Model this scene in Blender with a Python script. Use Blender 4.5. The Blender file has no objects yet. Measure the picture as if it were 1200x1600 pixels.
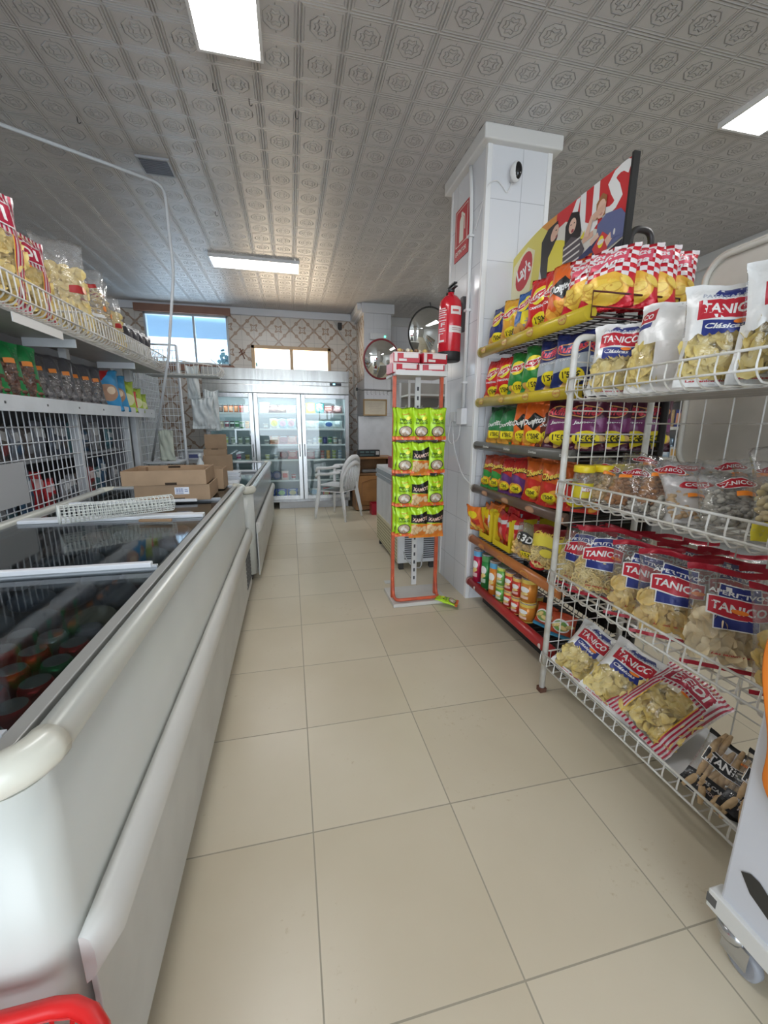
import bpy, bmesh, math, random
from mathutils import Vector, Matrix, Euler, noise
PI = math.pi
SC = bpy.context.scene
COL = SC.collection
random.seed(7)

# ------------------------------------------------------------------ camera
YAW, PITCH, ROLL, FPX, CAMH = .2248, .2126, -.0055, 631.7, 1.24
cam_d = bpy.data.cameras.new('camera'); cam = bpy.data.objects.new('camera', cam_d); COL.objects.link(cam)
cam_d.sensor_fit = 'VERTICAL'; cam_d.sensor_height = 36.0; cam_d.sensor_width = 27.0
cam_d.lens = FPX * 36.0 / 1600.0; cam_d.clip_start = .02; cam_d.clip_end = 60
cy, sy, cp, sp = math.cos(YAW), math.sin(YAW), math.cos(PITCH), math.sin(PITCH)
fwd = Vector((sy*cp, cy*cp, -sp)); r0 = Vector((cy, -sy, 0)); d0 = fwd.cross(r0)
rt = math.cos(ROLL)*r0 + math.sin(ROLL)*d0; dn = -math.sin(ROLL)*r0 + math.cos(ROLL)*d0
M = Matrix((rt, -dn, -fwd)).transposed().to_4x4(); M.translation = (0, 0, CAMH)
cam.matrix_world = M
SC.camera = cam

# ------------------------------------------------------------------ light
SC.view_settings.view_transform = 'Standard'; SC.view_settings.look = 'None'
SC.view_settings.gamma = 1; SC.view_settings.use_curve_mapping = False
SC.view_settings.exposure = 0.45
w = bpy.data.worlds.new('sky'); SC.world = w; w.use_nodes = True
w.node_tree.nodes['Background'].inputs[0].default_value = (.80, .90, 1, 1)
w.node_tree.nodes['Background'].inputs[1].default_value = 3.2
CEIL = 2.93
PANEL = 13.0        # ceiling light panels
def area(name, loc, rot, sx, sy_, power, color):
    l = bpy.data.lights.new(name, 'AREA'); l.shape = 'RECTANGLE'; l.size = sx; l.size_y = sy_; l.energy = power; l.color = color
    o = bpy.data.objects.new(name, l); o.location = loc; o.rotation_euler = rot; COL.objects.link(o); return o
area('shopfront_daylight', (0, -2.6, 1.5), (PI/2, 0, 0), 4.0, 2.4, 34, (.80, .90, 1))
area('back_window_daylight', (.06, 7.35, 1.95), (-PI/2-.45, 0, 0), 1.2, .5, 42, (1, .80, .60))
area('side_window_daylight', (-1.35, 7.4, 2.2), (-PI/2-.3, 0, 0), 1.0, .7, 12, (.85, .93, 1))

# ------------------------------------------------------------------ materials
MATS = {}
class N:
    """tiny expression builder for Math nodes"""
    def __init__(s, nt, sock): s.nt = nt; s.s = sock
    def _op(s, op, *a):
        n = s.nt.nodes.new('ShaderNodeMath'); n.operation = op
        for i, v in enumerate((s,)+a):
            if isinstance(v, N): s.nt.links.new(v.s, n.inputs[i])
            else: n.inputs[i].default_value = v
        return N(s.nt, n.outputs[0])
    def __add__(s, o): return s._op('ADD', o)
    def __sub__(s, o): return s._op('SUBTRACT', o)
    def __mul__(s, o): return s._op('MULTIPLY', o)
    def __truediv__(s, o): return s._op('DIVIDE', o)
    def fr(s): return s._op('FRACT')
    def ab(s): return s._op('ABSOLUTE')
    def mx(s, o): return s._op('MAXIMUM', o)
    def mn(s, o): return s._op('MINIMUM', o)
    def lt(s, o): return s._op('LESS_THAN', o)
    def gt(s, o): return s._op('GREATER_THAN', o)
    def sq(s): return s._op('SQRT')
    def cos(s): return s._op('COSINE')
    def at2(s, o): return s._op('ARCTAN2', o)
    def fl(s): return s._op('FLOOR')
def ridge(x, c, wd): return ((x-c).ab()/wd*-1+1).mx(0)
def xyz(nt):
    g = nt.nodes.new('ShaderNodeNewGeometry'); s = nt.nodes.new('ShaderNodeSeparateXYZ'); nt.links.new(g.outputs['Position'], s.inputs[0])
    return [N(nt, s.outputs[i]) for i in range(3)], g
def newmat(name):
    m = bpy.data.materials.new(name); m.use_nodes = True
    return m, m.node_tree, m.node_tree.nodes['Principled BSDF']
def rgb(c):
    return (c[0], c[1], c[2], 1)
def bump(nt, b, height, strength=.3, dist=.01):
    n = nt.nodes.new('ShaderNodeBump'); n.inputs['Strength'].default_value = strength; n.inputs['Distance'].default_value = dist
    nt.links.new(height.s if isinstance(height, N) else height, n.inputs['Height']); nt.links.new(n.outputs[0], b.inputs['Normal']); return n
def tex_noise(nt, scale, detail=4, coord=None, rough=.5):
    n = nt.nodes.new('ShaderNodeTexNoise'); n.inputs['Scale'].default_value = scale; n.inputs['Detail'].default_value = detail
    n.inputs['Roughness'].default_value = rough
    if coord is None:
        t = nt.nodes.new('ShaderNodeTexCoord'); coord = t.outputs['Object']
    nt.links.new(coord, n.inputs['Vector']); return n
def ramp(nt, fac, stops):
    r = nt.nodes.new('ShaderNodeValToRGB'); e = r.color_ramp.elements
    e[0].position, e[0].color = stops[0][0], rgb(stops[0][1]); e[1].position, e[1].color = stops[-1][0], rgb(stops[-1][1])
    for p, c in stops[1:-1]:
        x = e.new(p); x.color = rgb(c)
    nt.links.new(fac.s if isinstance(fac, N) else fac, r.inputs[0]); return r
def mixc(nt, fac, a, b):
    m = nt.nodes.new('ShaderNodeMix'); m.data_type = 'RGBA'
    nt.links.new(fac.s if isinstance(fac, N) else fac, m.inputs[0])
    for i, v in ((6, a), (7, b)):
        if isinstance(v, tuple): m.inputs[i].default_value = rgb(v)
        else: nt.links.new(v, m.inputs[i])
    return m.outputs[2]
def plain(c, rough=.5, metal=0, key=None, emit=0, coat=0):
    k = (tuple(c), rough, metal, emit, coat)
    if k in MATS: return MATS[k]
    m, nt, b = newmat('plain_%d' % len(MATS))
    b.inputs['Base Color'].default_value = rgb(c); b.inputs['Roughness'].default_value = rough; b.inputs['Metallic'].default_value = metal
    b.inputs['Coat Weight'].default_value = coat
    if emit: b.inputs['Emission Color'].default_value = rgb(c); b.inputs['Emission Strength'].default_value = emit
    MATS[k] = m; return m
def worn(c, rough=.45, metal=0, amt=.12, scale=6, c2=None):
    """painted / moulded surface with faint uneven wear"""
    k = ('worn', tuple(c), rough, metal, amt, scale)
    if k in MATS: return MATS[k]
    m, nt, b = newmat('worn_%d' % len(MATS))
    n = tex_noise(nt, scale, 6)
    d = tuple(x*(1-amt) for x in c) if c2 is None else c2
    r = ramp(nt, n.outputs[0], [(.35, d), (.6, c)])
    nt.links.new(r.outputs[0], b.inputs['Base Color']); b.inputs['Roughness'].default_value = rough; b.inputs['Metallic'].default_value = metal
    MATS[k] = m; return m
def foil(c, rough=.32):
    k = ('foil', tuple(c), rough)
    if k in MATS: return MATS[k]
    m, nt, b = newmat('foil_%d' % len(MATS))
    b.inputs['Base Color'].default_value = rgb(c); b.inputs['Roughness'].default_value = rough; b.inputs['Metallic'].default_value = .1
    b.inputs['Specular IOR Level'].default_value = .6
    n = tex_noise(nt, 22, 3); bump(nt, b, n.outputs[0], .5, .012)
    MATS[k] = m; return m
def film(tint=(1, 1, 1), body=.06, key=''):
    k = ('film', tint, body)
    if k in MATS: return MATS[k]
    m, nt, b = newmat('clear_film_%d' % len(MATS)); nt.nodes.remove(b)
    out = nt.nodes['Material Output']
    tr = nt.nodes.new('ShaderNodeBsdfTransparent'); tr.inputs[0].default_value = rgb(tint)
    gl = nt.nodes.new('ShaderNodeBsdfGlossy'); gl.inputs['Roughness'].default_value = .09
    df = nt.nodes.new('ShaderNodeBsdfDiffuse'); df.inputs[0].default_value = (.9, .9, .9, 1)
    n = tex_noise(nt, 26, 3); bp = nt.nodes.new('ShaderNodeBump'); bp.inputs['Strength'].default_value = .8; bp.inputs['Distance'].default_value = .012
    nt.links.new(n.outputs[0], bp.inputs['Height']); nt.links.new(bp.outputs[0], gl.inputs['Normal'])
    lw = nt.nodes.new('ShaderNodeLayerWeight'); lw.inputs[0].default_value = .5; nt.links.new(bp.outputs[0], lw.inputs['Normal'])
    fc = N(nt, lw.outputs['Facing']); fac = (fc*fc*.5+.06).mn(.5)
    a = nt.nodes.new('ShaderNodeMixShader'); a.inputs[0].default_value = body
    nt.links.new(tr.outputs[0], a.inputs[1]); nt.links.new(df.outputs[0], a.inputs[2])
    c = nt.nodes.new('ShaderNodeMixShader'); nt.links.new(fac.s, c.inputs[0]); nt.links.new(a.outputs[0], c.inputs[1]); nt.links.new(gl.outputs[0], c.inputs[2])
    nt.links.new(c.outputs[0], out.inputs[0]); MATS[k] = m; return m
def glass(tint, refl=.1, rough=.02):
    k = ('glass', tint, refl, rough)
    if k in MATS: return MATS[k]
    m, nt, b = newmat('pane_glass_%d' % len(MATS)); nt.nodes.remove(b); out = nt.nodes['Material Output']
    tr = nt.nodes.new('ShaderNodeBsdfTransparent'); tr.inputs[0].default_value = rgb(tint)
    gl = nt.nodes.new('ShaderNodeBsdfGlossy'); gl.inputs['Roughness'].default_value = rough
    fr = nt.nodes.new('ShaderNodeFresnel'); ge = nt.nodes.new('ShaderNodeNewGeometry')   # same reflectance on both faces of the pane
    nt.links.new((N(nt, ge.outputs['Backfacing'])*(1/1.5-1.5)+1.5).s, fr.inputs[0])
    fac = (N(nt, fr.outputs[0])+refl).mn(1)
    c = nt.nodes.new('ShaderNodeMixShader'); nt.links.new(fac.s, c.inputs[0]); nt.links.new(tr.outputs[0], c.inputs[1]); nt.links.new(gl.outputs[0], c.inputs[2])
    nt.links.new(c.outputs[0], out.inputs[0]); MATS[k] = m; return m
def food(c1, c2, scale=30, rough=.6):
    k = ('food', c1, c2)
    if k in MATS: return MATS[k]
    m, nt, b = newmat('food_%d' % len(MATS)); n = tex_noise(nt, scale, 3)
    r = ramp(nt, n.outputs[0], [(.35, c1), (.65, c2)]); nt.links.new(r.outputs[0], b.inputs['Base Color']); b.inputs['Roughness'].default_value = rough
    MATS[k] = m; return m

WHITE = (.80, .80, .79); CREAM = (.72, .70, .62); RED = (.62, .02, .03); NAVY = (.02, .035, .22); YEL = (.90, .68, .02)
# ------------------------------------------------------------------ mesh helpers
def tag(o, label=None, cat=None, group=None, kind=None):
    if label: o['label'] = label
    if cat: o['category'] = cat
    if group: o['group'] = group
    if kind: o['kind'] = kind
    return o
def empty(name, label, cat, loc=(0, 0, 0), rz=0, group=None, lean=0):
    o = bpy.data.objects.new(name, None); COL.objects.link(o); o.location = loc; o.rotation_euler = (lean, 0, rz); o.empty_display_size = .05
    return tag(o, label, cat, group)
def link(name, bm, mats, parent=None, smooth=False, loc=None):
    me = bpy.data.meshes.new(name); bm.normal_update(); bm.to_mesh(me); bm.free()
    for m in (mats if isinstance(mats, (list, tuple)) else [mats]): me.materials.append(m)
    if smooth:
        for p in me.polygons: p.use_smooth = True
    o = bpy.data.objects.new(name, me); COL.objects.link(o)
    if parent: o.parent = parent
    if loc: o.location = loc
    return o
def box(bm, x0, x1, y0, y1, z0, z1, mi=0, bev=0):
    vs = [bm.verts.new((x, y, z)) for x in (x0, x1) for y in (y0, y1) for z in (z0, z1)]
    fs = [bm.faces.new([vs[i] for i in q]) for q in ((0, 1, 3, 2), (4, 6, 7, 5), (0, 4, 5, 1), (2, 3, 7, 6), (0, 2, 6, 4), (1, 5, 7, 3))]
    for f in fs: f.material_index = mi
    if bev:
        es = list({e for f in fs for e in f.edges}); r = bmesh.ops.bevel(bm, geom=es, offset=bev, segments=2, profile=.5, affect='EDGES')
        for f in r['faces']: f.material_index = mi
    return vs
def B(*bs, bev=0):
    bm = bmesh.new()
    for b in bs: box(bm, *b, bev=bev)
    return bm
def tube(bm, pts, r, n=6, closed=False, cap=True, mi=0):
    pts = [Vector(p) for p in pts]; k = len(pts); rings = []; up = None
    for i, p in enumerate(pts):
        a = pts[(i-1) % k] if (closed or i > 0) else p
        b = pts[(i+1) % k] if (closed or i < k-1) else p
        d = (b-a).normalized() if (b-a).length > 1e-9 else Vector((0, 0, 1))
        if up is None: up = Vector((0, 0, 1)) if abs(d.z) < .9 else Vector((1, 0, 0))
        s = d.cross(up)
        if s.length < 1e-4: s = d.cross(Vector((.3, 1, .2)))
        s.normalize(); up = s.cross(d).normalized()
        rr = r[i] if isinstance(r, (list, tuple)) else r
        rings.append([bm.verts.new(p + (s*math.cos(2*PI*j/n) + up*math.sin(2*PI*j/n))*rr) for j in range(n)])
    for i in range(k if closed else k-1):
        A, C = rings[i], rings[(i+1) % k]
        for j in range(n):
            f = bm.faces.new((A[j], A[(j+1) % n], C[(j+1) % n], C[j])); f.smooth = n > 4; f.material_index = mi
    if cap and not closed:
        for rg in (rings[0][::-1], rings[-1]):
            f = bm.faces.new(rg); f.material_index = mi
def bend(pts, rad=.04, seg=4):
    """round the inner corners of a polyline"""
    P = [Vector(p) for p in pts]; out = [P[0]]
    for i in range(1, len(P)-1):
        a, b, c = P[i-1], P[i], P[i+1]; r = min(rad, (a-b).length*.45, (c-b).length*.45)
        s = b+(a-b).normalized()*r; e = b+(c-b).normalized()*r
        for k in range(seg+1):
            t = k/seg; out.append((1-t)**2*s+2*t*(1-t)*b+t*t*e)
    out.append(P[-1]); return out
def lathe(bm, prof, n=24, mi=0, c=(0, 0, 0), cap=True):
    rings = []
    for r, z in prof: rings.append([bm.verts.new((c[0]+r*math.cos(2*PI*j/n), c[1]+r*math.sin(2*PI*j/n), c[2]+z)) for j in range(n)])
    for A, C in zip(rings, rings[1:]):
        for j in range(n):
            f = bm.faces.new((A[j], A[(j+1) % n], C[(j+1) % n], C[j])); f.smooth = True; f.material_index = mi
    if cap:
        f = bm.faces.new(rings[0][::-1]); f.material_index = mi; f = bm.faces.new(rings[-1]); f.material_index = mi
def dup(root, loc=None, rz=None, lean=None, label=None, group=None, scale=None):
    r = root.copy(); COL.objects.link(r)
    if loc is not None: r.location = loc
    e = list(r.rotation_euler)
    if lean is not None: e[0] = lean
    if rz is not None: e[2] = rz
    r.rotation_euler = e
    if scale is not None: r.scale = (scale,)*3 if not isinstance(scale, tuple) else scale
    if label: r['label'] = label
    if group: r['group'] = group
    for ch in list(root.children):
        c = ch.copy(); COL.objects.link(c); c.parent = r
        for g in ch.children:
            d = g.copy(); COL.objects.link(d); d.parent = c
    return r

# ------------------------------------------------------------------ printed artwork (laid on a surface by a mapping)
TXT = {}
def text_mesh(s, bold=.03, shear=0):
    k = (s, bold, shear)
    if k in TXT: return TXT[k]
    cu = bpy.data.curves.new('t', 'FONT'); cu.body = s; cu.size = 1; cu.offset = bold; cu.shear = shear; cu.resolution_u = 2; cu.align_x = 'LEFT'
    cu.dimensions = '2D'; cu.fill_mode = 'BOTH'
    o = bpy.data.objects.new('t', cu); me = bpy.data.meshes.new_from_object(o)
    vs = [(v.co.x, v.co.y) for v in me.vertices]; fs = [tuple(p.vertices) for p in me.polygons]
    bpy.data.objects.remove(o); bpy.data.meshes.remove(me)
    xs = [v[0] for v in vs] or [0, 1]; ys = [v[1] for v in vs] or [0, 1]
    TXT[k] = (vs, fs, min(xs), max(xs), min(ys), max(ys)); return TXT[k]
def shape2d(sh):
    """returns (verts, faces) in artwork units; sh = (kind, ..., color)"""
    k = sh[0]
    if k == 'ell':
        _, cx, cz, rx, rz_, _c = sh[:6]; rot = sh[6] if len(sh) > 6 else 0; n = 20
        vs = []
        for i in range(n):
            a, b = rx*math.cos(2*PI*i/n), rz_*math.sin(2*PI*i/n)
            vs.append((cx+a*math.cos(rot)-b*math.sin(rot), cz+a*math.sin(rot)+b*math.cos(rot)))
        return vs, [tuple(range(n))]
    if k == 'rect':
        _, x0, x1, z0, z1, _c = sh; return [(x0, z0), (x1, z0), (x1, z1), (x0, z1)], [(0, 1, 2, 3)]
    if k == 'poly':
        _, pts, _c = sh; return list(pts), [tuple(range(len(pts)))]
    if k == 'text':     # text, string, cx, cz, width, height, color, rot, shear
        _, s, cx, cz, wd, ht, _c = sh[:7]; rot = sh[7] if len(sh) > 7 else 0; shear = sh[8] if len(sh) > 8 else 0
        vs, fs, a, b, c, d = text_mesh(s, .03, shear); out = []
        for x, y in vs:
            X = ((x-a)/(b-a)-.5)*wd; Y = ((y-c)/(d-c)-.5)*ht
            out.append((cx+X*math.cos(rot)-Y*math.sin(rot), cz+X*math.sin(rot)+Y*math.cos(rot)))
        return out, fs
def color_of(sh):
    return {'ell': 5, 'rect': 5, 'poly': 2, 'text': 6}[sh[0]]
def artwork(name, shapes, mapf, parent, lim=(-.5, .5, 0, 1), grid=(10, 14), rough=.3, step=.0007, mat=None):
    """shapes in fractional units (x -.5...5, z 0..1), cut on a grid and carried to the surface by mapf(u,v,offset)"""
    out = bmesh.new(); mats = []; layers = 0
    for li, sh in enumerate(shapes):
        c = sh[color_of(sh)]; m = (mat or (lambda q: plain(q, rough)))(c)
        if m not in mats: mats.append(m)
        mi = mats.index(m); vs, fs = shape2d(sh)
        bm = bmesh.new(); V = [bm.verts.new((x, z, 0)) for x, z in vs]
        for f in fs:
            try: bm.faces.new([V[i] for i in f])
            except ValueError: pass
        xs = [v[0] for v in vs]; zs = [v[1] for v in vs]
        def cut(co, no, clear=False):
            g = bm.verts[:]+bm.edges[:]+bm.faces[:]
            bmesh.ops.bisect_plane(bm, geom=g, dist=1e-6, plane_co=co, plane_no=no, clear_outer=clear)
        if max(xs) > lim[1]: cut((lim[1], 0, 0), (1, 0, 0), True)
        if min(xs) < lim[0]: cut((lim[0], 0, 0), (-1, 0, 0), True)
        if max(zs) > lim[3]: cut((0, lim[3], 0), (0, 1, 0), True)
        if min(zs) < lim[2]: cut((0, lim[2], 0), (0, -1, 0), True)
        if grid:
            for i in range(1, grid[0]):
                x = -.5+i/grid[0]
                if min(xs) < x < max(xs): cut((x, 0, 0), (1, 0, 0))
            for i in range(1, grid[1]):
                z = i/grid[1]
                if min(zs) < z < max(zs): cut((0, z, 0), (0, 1, 0))
        bmesh.ops.triangulate(bm, faces=bm.faces[:])
        off = step+li*.00016
        idx = {}
        for v in bm.verts: idx[v] = out.verts.new(mapf(v.co.x, v.co.y, off))
        for f in bm.faces:
            try: g = out.faces.new([idx[v] for v in f.verts]); g.material_index = mi; g.smooth = True
            except ValueError: pass
        bm.free()
    return link(name, out, mats, parent)

# ------------------------------------------------------------------ snack bags
GX, GZ = 16, 22
def pillow(w, h, t, seed, wr=1.0):
    """bag surface, read between its grid points so print lies flush on the film"""
    g = _pillow(w, h, t, seed, wr); memo = {}
    def q(i, j, side):
        k = (i, j, side)
        if k not in memo: memo[k] = Vector(g(-.5+i/GX, j/GZ, 0, side))
        return memo[k]
    def f(x, z, off=0, side=-1):
        a = min(max((x+.5)*GX, 0), GX-1e-6); b = min(max(z*GZ, 0), GZ-1e-6); i, j = int(a), int(b); a -= i; b -= j
        p = (q(i, j, side)*(1-a)+q(i+1, j, side)*a)*(1-b)+(q(i, j+1, side)*(1-a)+q(i+1, j+1, side)*a)*b
        p = p.copy(); p.y += side*off; return tuple(p)
    return f
def _pillow(w, h, t, seed, wr=1.0):
    rnd = random.Random(seed); ph = [rnd.uniform(0, 6.28) for _ in range(8)]; sk = rnd.uniform(-.12, .12)
    def f(x, z, off=0, side=-1):
        u = 2*x; s = max(0, min(1, (z-.045)/.91)); a = max(0, 1-abs(u)**2.6)**.62
        b = max(0, 1-abs(2*s-1-.12)**2.5 if 2*s-1 < .12 else 1-((2*s-1.12)/.88)**2.2)**.6
        bulge = a*b
        T = t*.5*bulge
        wv = (.0035*math.sin(9*x*6+ph[0]+4*z)*math.exp(-((z-.05)/.16)**2) + .004*math.sin(11*x*6+ph[1])*math.exp(-((z-.93)/.17)**2)
              + .003*math.sin(5*x*3+7*z+ph[2]) + .002*math.sin(17*z+9*x+ph[3]))*wr*(h/.25)
        X = x*w*(1-.09*b*(1 if abs(u) > .01 else 1)*abs(u)**2) + sk*.03*math.sin(3*z)
        Z = z*h + .006*math.sin(7*x+ph[4])*(h/.25)*(z > .5)
        Y = side*(T+off) + wv*(1 if side < 0 else .6)*(.35+.65*min(1, bulge*3+.3)) + .012*math.sin(2.4*x+ph[5])*(z-.4)
        return (X, Y, Z)
    return f
def pillow_mesh(f, z0=0, z1=1):
    bm = bmesh.new(); F = {}; K = {}
    for j in range(GZ+1):
        for i in range(GX+1):
            x = -.5+i/GX; z = j/GZ
            F[i, j] = bm.verts.new(f(x, z, 0, -1))
            K[i, j] = bm.verts.new(f(x, z, 0, 1)) if 0 < i < GX and 0 < j < GZ else F[i, j]
    for j in range(GZ):
        for i in range(GX):
            bm.faces.new((F[i, j], F[i+1, j], F[i+1, j+1], F[i, j+1])).smooth = True
            q = [K[i, j], K[i, j+1], K[i+1, j+1], K[i+1, j]]
            try: bm.faces.new(q).smooth = True
            except ValueError: pass
    return bm
def chip_disc(bm, c, r, R, saddle, kind='chip', rnd=random):
    rings = []
    n = 9; cv = bm.verts.new(c)
    def P(rr, a):
        x, y = rr*math.cos(a), rr*math.sin(a); z = saddle*(x*x-y*y)/r + rnd.uniform(-.08, .08)*rr*.3
        return Vector(c)+R@Vector((x, y*.85, z))
    for rr in (r*.55, r): rings.append([bm.verts.new(P(rr*(1+rnd.uniform(-.07, .07)), 2*PI*j/n)) for j in range(n)])
    for j in range(n):
        bm.faces.new((cv, rings[0][j], rings[0][(j+1) % n])).smooth = True
        bm.faces.new((rings[0][j], rings[1][j], rings[1][(j+1) % n], rings[0][(j+1) % n])).smooth = True
def blob(bm, c, rx, ry, rz_, R, nu=7, nv=5):
    rows = []
    for i in range(nv+1):
        a = PI*i/nv; rows.append([bm.verts.new(Vector(c)+R@Vector((rx*math.sin(a)*math.cos(2*PI*j/nu), ry*math.sin(a)*math.sin(2*PI*j/nu), rz_*math.cos(a)))) for j in range(nu)] if 0 < i < nv else [bm.verts.new(Vector(c)+R@Vector((0, 0, rz_*math.cos(a))))])
    for i in range(nv):
        A, C = rows[i], rows[i+1]
        for j in range(nu):
            k = (j+1) % nu
            if len(A) == 1: bm.faces.new((A[0], C[k], C[j])).smooth = True
            elif len(C) == 1: bm.faces.new((A[j], A[k], C[0])).smooth = True
            else: bm.faces.new((A[j], A[k], C[k], C[j])).smooth = True
def contents(f, kind, w, h, t, fill, seed, region=None):
    rnd = random.Random(seed+5); bm = bmesh.new()
    size = {'chip': .027, 'nut': .010, 'wheel': .016, 'stick': .012, 'shell': .016, 'bread': .012}[kind]
    n = {'chip': 95, 'nut': 190, 'wheel': 110, 'stick': 60, 'shell': 110, 'bread': 34}[kind]
    x0, x1, z0, z1 = region or (-.42, .42, .06, fill)
    big = min(2.2, max(1, w*h/.075)); n = int(n*big); size *= 1+.15*(big-1)
    for i in range(n):
        x = rnd.uniform(x0, x1); z = z0+(z1-z0)*(i+.5)/n
        if abs(x) > .36 and (z < .12 or z > fill-.08): x *= .8
        s = rnd.random(); P = Vector(f(x, z, 0, -1)); Q = Vector(f(x, z, 0, 1)); dep = rnd.uniform(.10, .55) if kind != 'bread' else rnd.uniform(.15, .4)
        c = P.lerp(Q, dep) if (P-Q).length > .004 else P.lerp(Q, .5)
        if (P-Q).length < size*.8: continue
        E = Euler((PI/2+rnd.uniform(-.75, .75), rnd.uniform(-.7, .7), rnd.uniform(-.6, .6))).to_matrix()
        sz = size*rnd.uniform(.8, 1.25)
        if kind == 'chip': chip_disc(bm, c, sz, E, rnd.uniform(.15, .5), rnd=rnd)
        elif kind == 'nut': blob(bm, c, sz*1.25, sz*.8, sz*.8, E)
        elif kind == 'shell': chip_disc(bm, c, sz, E, rnd.uniform(.3, .9), rnd=rnd)
        elif kind == 'wheel':
            tube(bm, [Vector(c)+E@Vector((sz*math.cos(2*PI*k/9), sz*math.sin(2*PI*k/9), 0)) for k in range(9)], sz*.22, 4, closed=True)
            for k in range(2): tube(bm, [Vector(c)+E@Vector((sz*math.cos(a), sz*math.sin(a), 0)) for a in (k*PI/2, k*PI/2+PI)], sz*.14, 4)
        elif kind == 'stick': tube(bm, [Vector(c)+E@Vector((-sz*1.8, 0, 0)), Vector(c)+E@Vector((0, sz*.4, 0)), Vector(c)+E@Vector((sz*1.8, 0, 0))], sz*.35, 5)
        elif kind == 'bread':
            E = Euler((0, rnd.uniform(-.35, .35), 0)).to_matrix()
            tube(bm, [Vector(c)+E@Vector((0, 0, -h*.22)), Vector(c)+E@Vector((0, 0, -h*.1)), Vector(c)+E@Vector((0, 0, h*.1)), Vector(c)+E@Vector((0, 0, h*.22))], [sz*.6, sz, sz, sz*.6], 7)
    return bm
PROTO = {}
DES = {}
def make_bag(key):
    d = DES[key]; w, h, t = d['size']; f = pillow(w, h, t, d.get('seed', sum(map(ord, key))), d.get('wr', 1))
    root = bpy.data.objects.new(d.get('name', 'snack_bag'), None); COL.objects.link(root); root.empty_display_size = .05
    root['category'] = d.get('cat', 'snack bag')
    clear = d.get('clear')
    bm = pillow_mesh(f)
    link('film' if clear else 'wrapper', bm, film(body=d.get('body', .05)) if clear else foil(d['color'], d.get('rough', .32)), root)
    if clear:
        c = link('contents', contents(f, clear[0], w, h, t, clear[1], d.get('seed', 3), d.get('region')), food(clear[2], clear[3]), root); c['kind'] = 'stuff'
    if d.get('art'):
        artwork('printed_artwork', d['art'], lambda x, z, o: f(x, z, o, -1), root, grid=(GX, GZ), mat=lambda q: foil(q, .35))
    if d.get('sticker'):
        artwork('price_sticker', d['sticker'], lambda x, z, o: f(x, z, o, -1), root, grid=(GX, GZ), step=.006)
    return root
def bag(key, loc, rz, label, group, lean=-.12, scale=1, roll=0):
    rz = math.radians(rz)
    if key not in PROTO:
        r = PROTO[key] = make_bag(key); r.rotation_mode = 'YXZ'; r.location = loc; r.rotation_euler = (lean, roll, rz); r.scale = (scale,)*3; r['label'] = label
        if group: r['group'] = group
        return r
    r = dup(PROTO[key], loc, rz, lean, label, group, scale); r.rotation_euler[1] = roll
    if not group and 'group' in r: del r['group']
    return r

# ------------------------------------------------------------------ bag designs
W1 = (.88, .88, .87); BLK = (.012, .012, .014); OR = (.85, .20, .02); CHIP = (.80, .48, .12); SUN = (.95, .78, .03)
def lays(cx=0, cz=.62, s=1.0, rot=.12):
    return [('ell', cx, cz, .27*s, .17*s, SUN, rot), ('ell', cx, cz, .36*s, .085*s, W1, rot+.1), ('ell', cx, cz, .33*s, .07*s, RED, rot+.1),
            ('text', "Lay's", cx, cz, .5*s, .10*s, W1, rot, .2)]
def price(cx=.02, cz=.17, s=1.0, kind='ell'):
    a = [('ell', cx, cz, .30*s, .13*s, SUN)] if kind == 'ell' else [('rect', cx-.3*s, cx+.3*s, cz-.1*s, cz+.1*s, SUN)]
    return a+[('text', "1'50€", cx, cz+.01, .42*s, .11*s, BLK)]
def chips_print(cz=.2, n=7, seed=1, c=CHIP):
    r = random.Random(seed); out = []
    for i in range(n):
        x = r.uniform(-.38, .38); z = cz+r.uniform(-.09, .12); a = r.uniform(-.6, .6); s = r.uniform(.8, 1.2)
        out += [('ell', x, z, .15*s, .07*s, (c[0]*.8, c[1]*.62, c[2]*.5), a), ('ell', x, z+.008, .13*s, .058*s, c, a)]
    return out
def mix(a, b, t): return tuple(x*(1-t)+y*t for x, y in zip(a, b))
def d_lays(c, sub='', seed=1):
    return dict(name='crisp_bag', size=(.175, .235, .065), color=c, seed=seed, art=[('rect', -.5, .5, .0, .035, mix(c, BLK, .3))]+chips_print(.13, 6, seed)+lays()+([('text', sub, 0, .40, .55, .05, W1)] if sub else []), sticker=price(.12, .16))
DES['lays_red'] = d_lays((.70, .02, .02), 'CAMPESINAS', 2)
DES['lays_green'] = d_lays((.02, .26, .05), '', 3)
DES['lays_navy'] = d_lays((.02, .04, .20), '', 4)
DES['lays_gold'] = d_lays((.85, .42, .03), '', 5)
DES['lays_blue'] = dict(name='crisp_bag', size=(.175, .235, .06), color=(.03, .13, .42), seed=6, art=[('poly', [(-.5, .25), (.5, .45), (.5, .0), (-.5, 0)], (.30, .36, .46))]+[('poly', [(-.1, .22), (.4, .26), (.34, .52), (-.05, .5)], SUN)]+chips_print(.12, 5, 6)+lays(.02, .66, .9))
DES['doritos_or'] = dict(name='crisp_bag', size=(.19, .26, .065), color=(.88, .16, .02), seed=7, art=chips_print(.18, 7, 7, (.92, .45, .06))+[('poly', [(-.34, .52), (.0, .74), (.36, .55), (.05, .34)], BLK), ('poly', [(.0, .40), (.1, .58), (-.1, .58)], W1), ('text', 'Doritos', 0, .54, .78, .13, W1, .1, .25)])
DES['doritos_orp'] = dict(DES['doritos_or'], sticker=price(.05, .22), seed=71)
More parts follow.
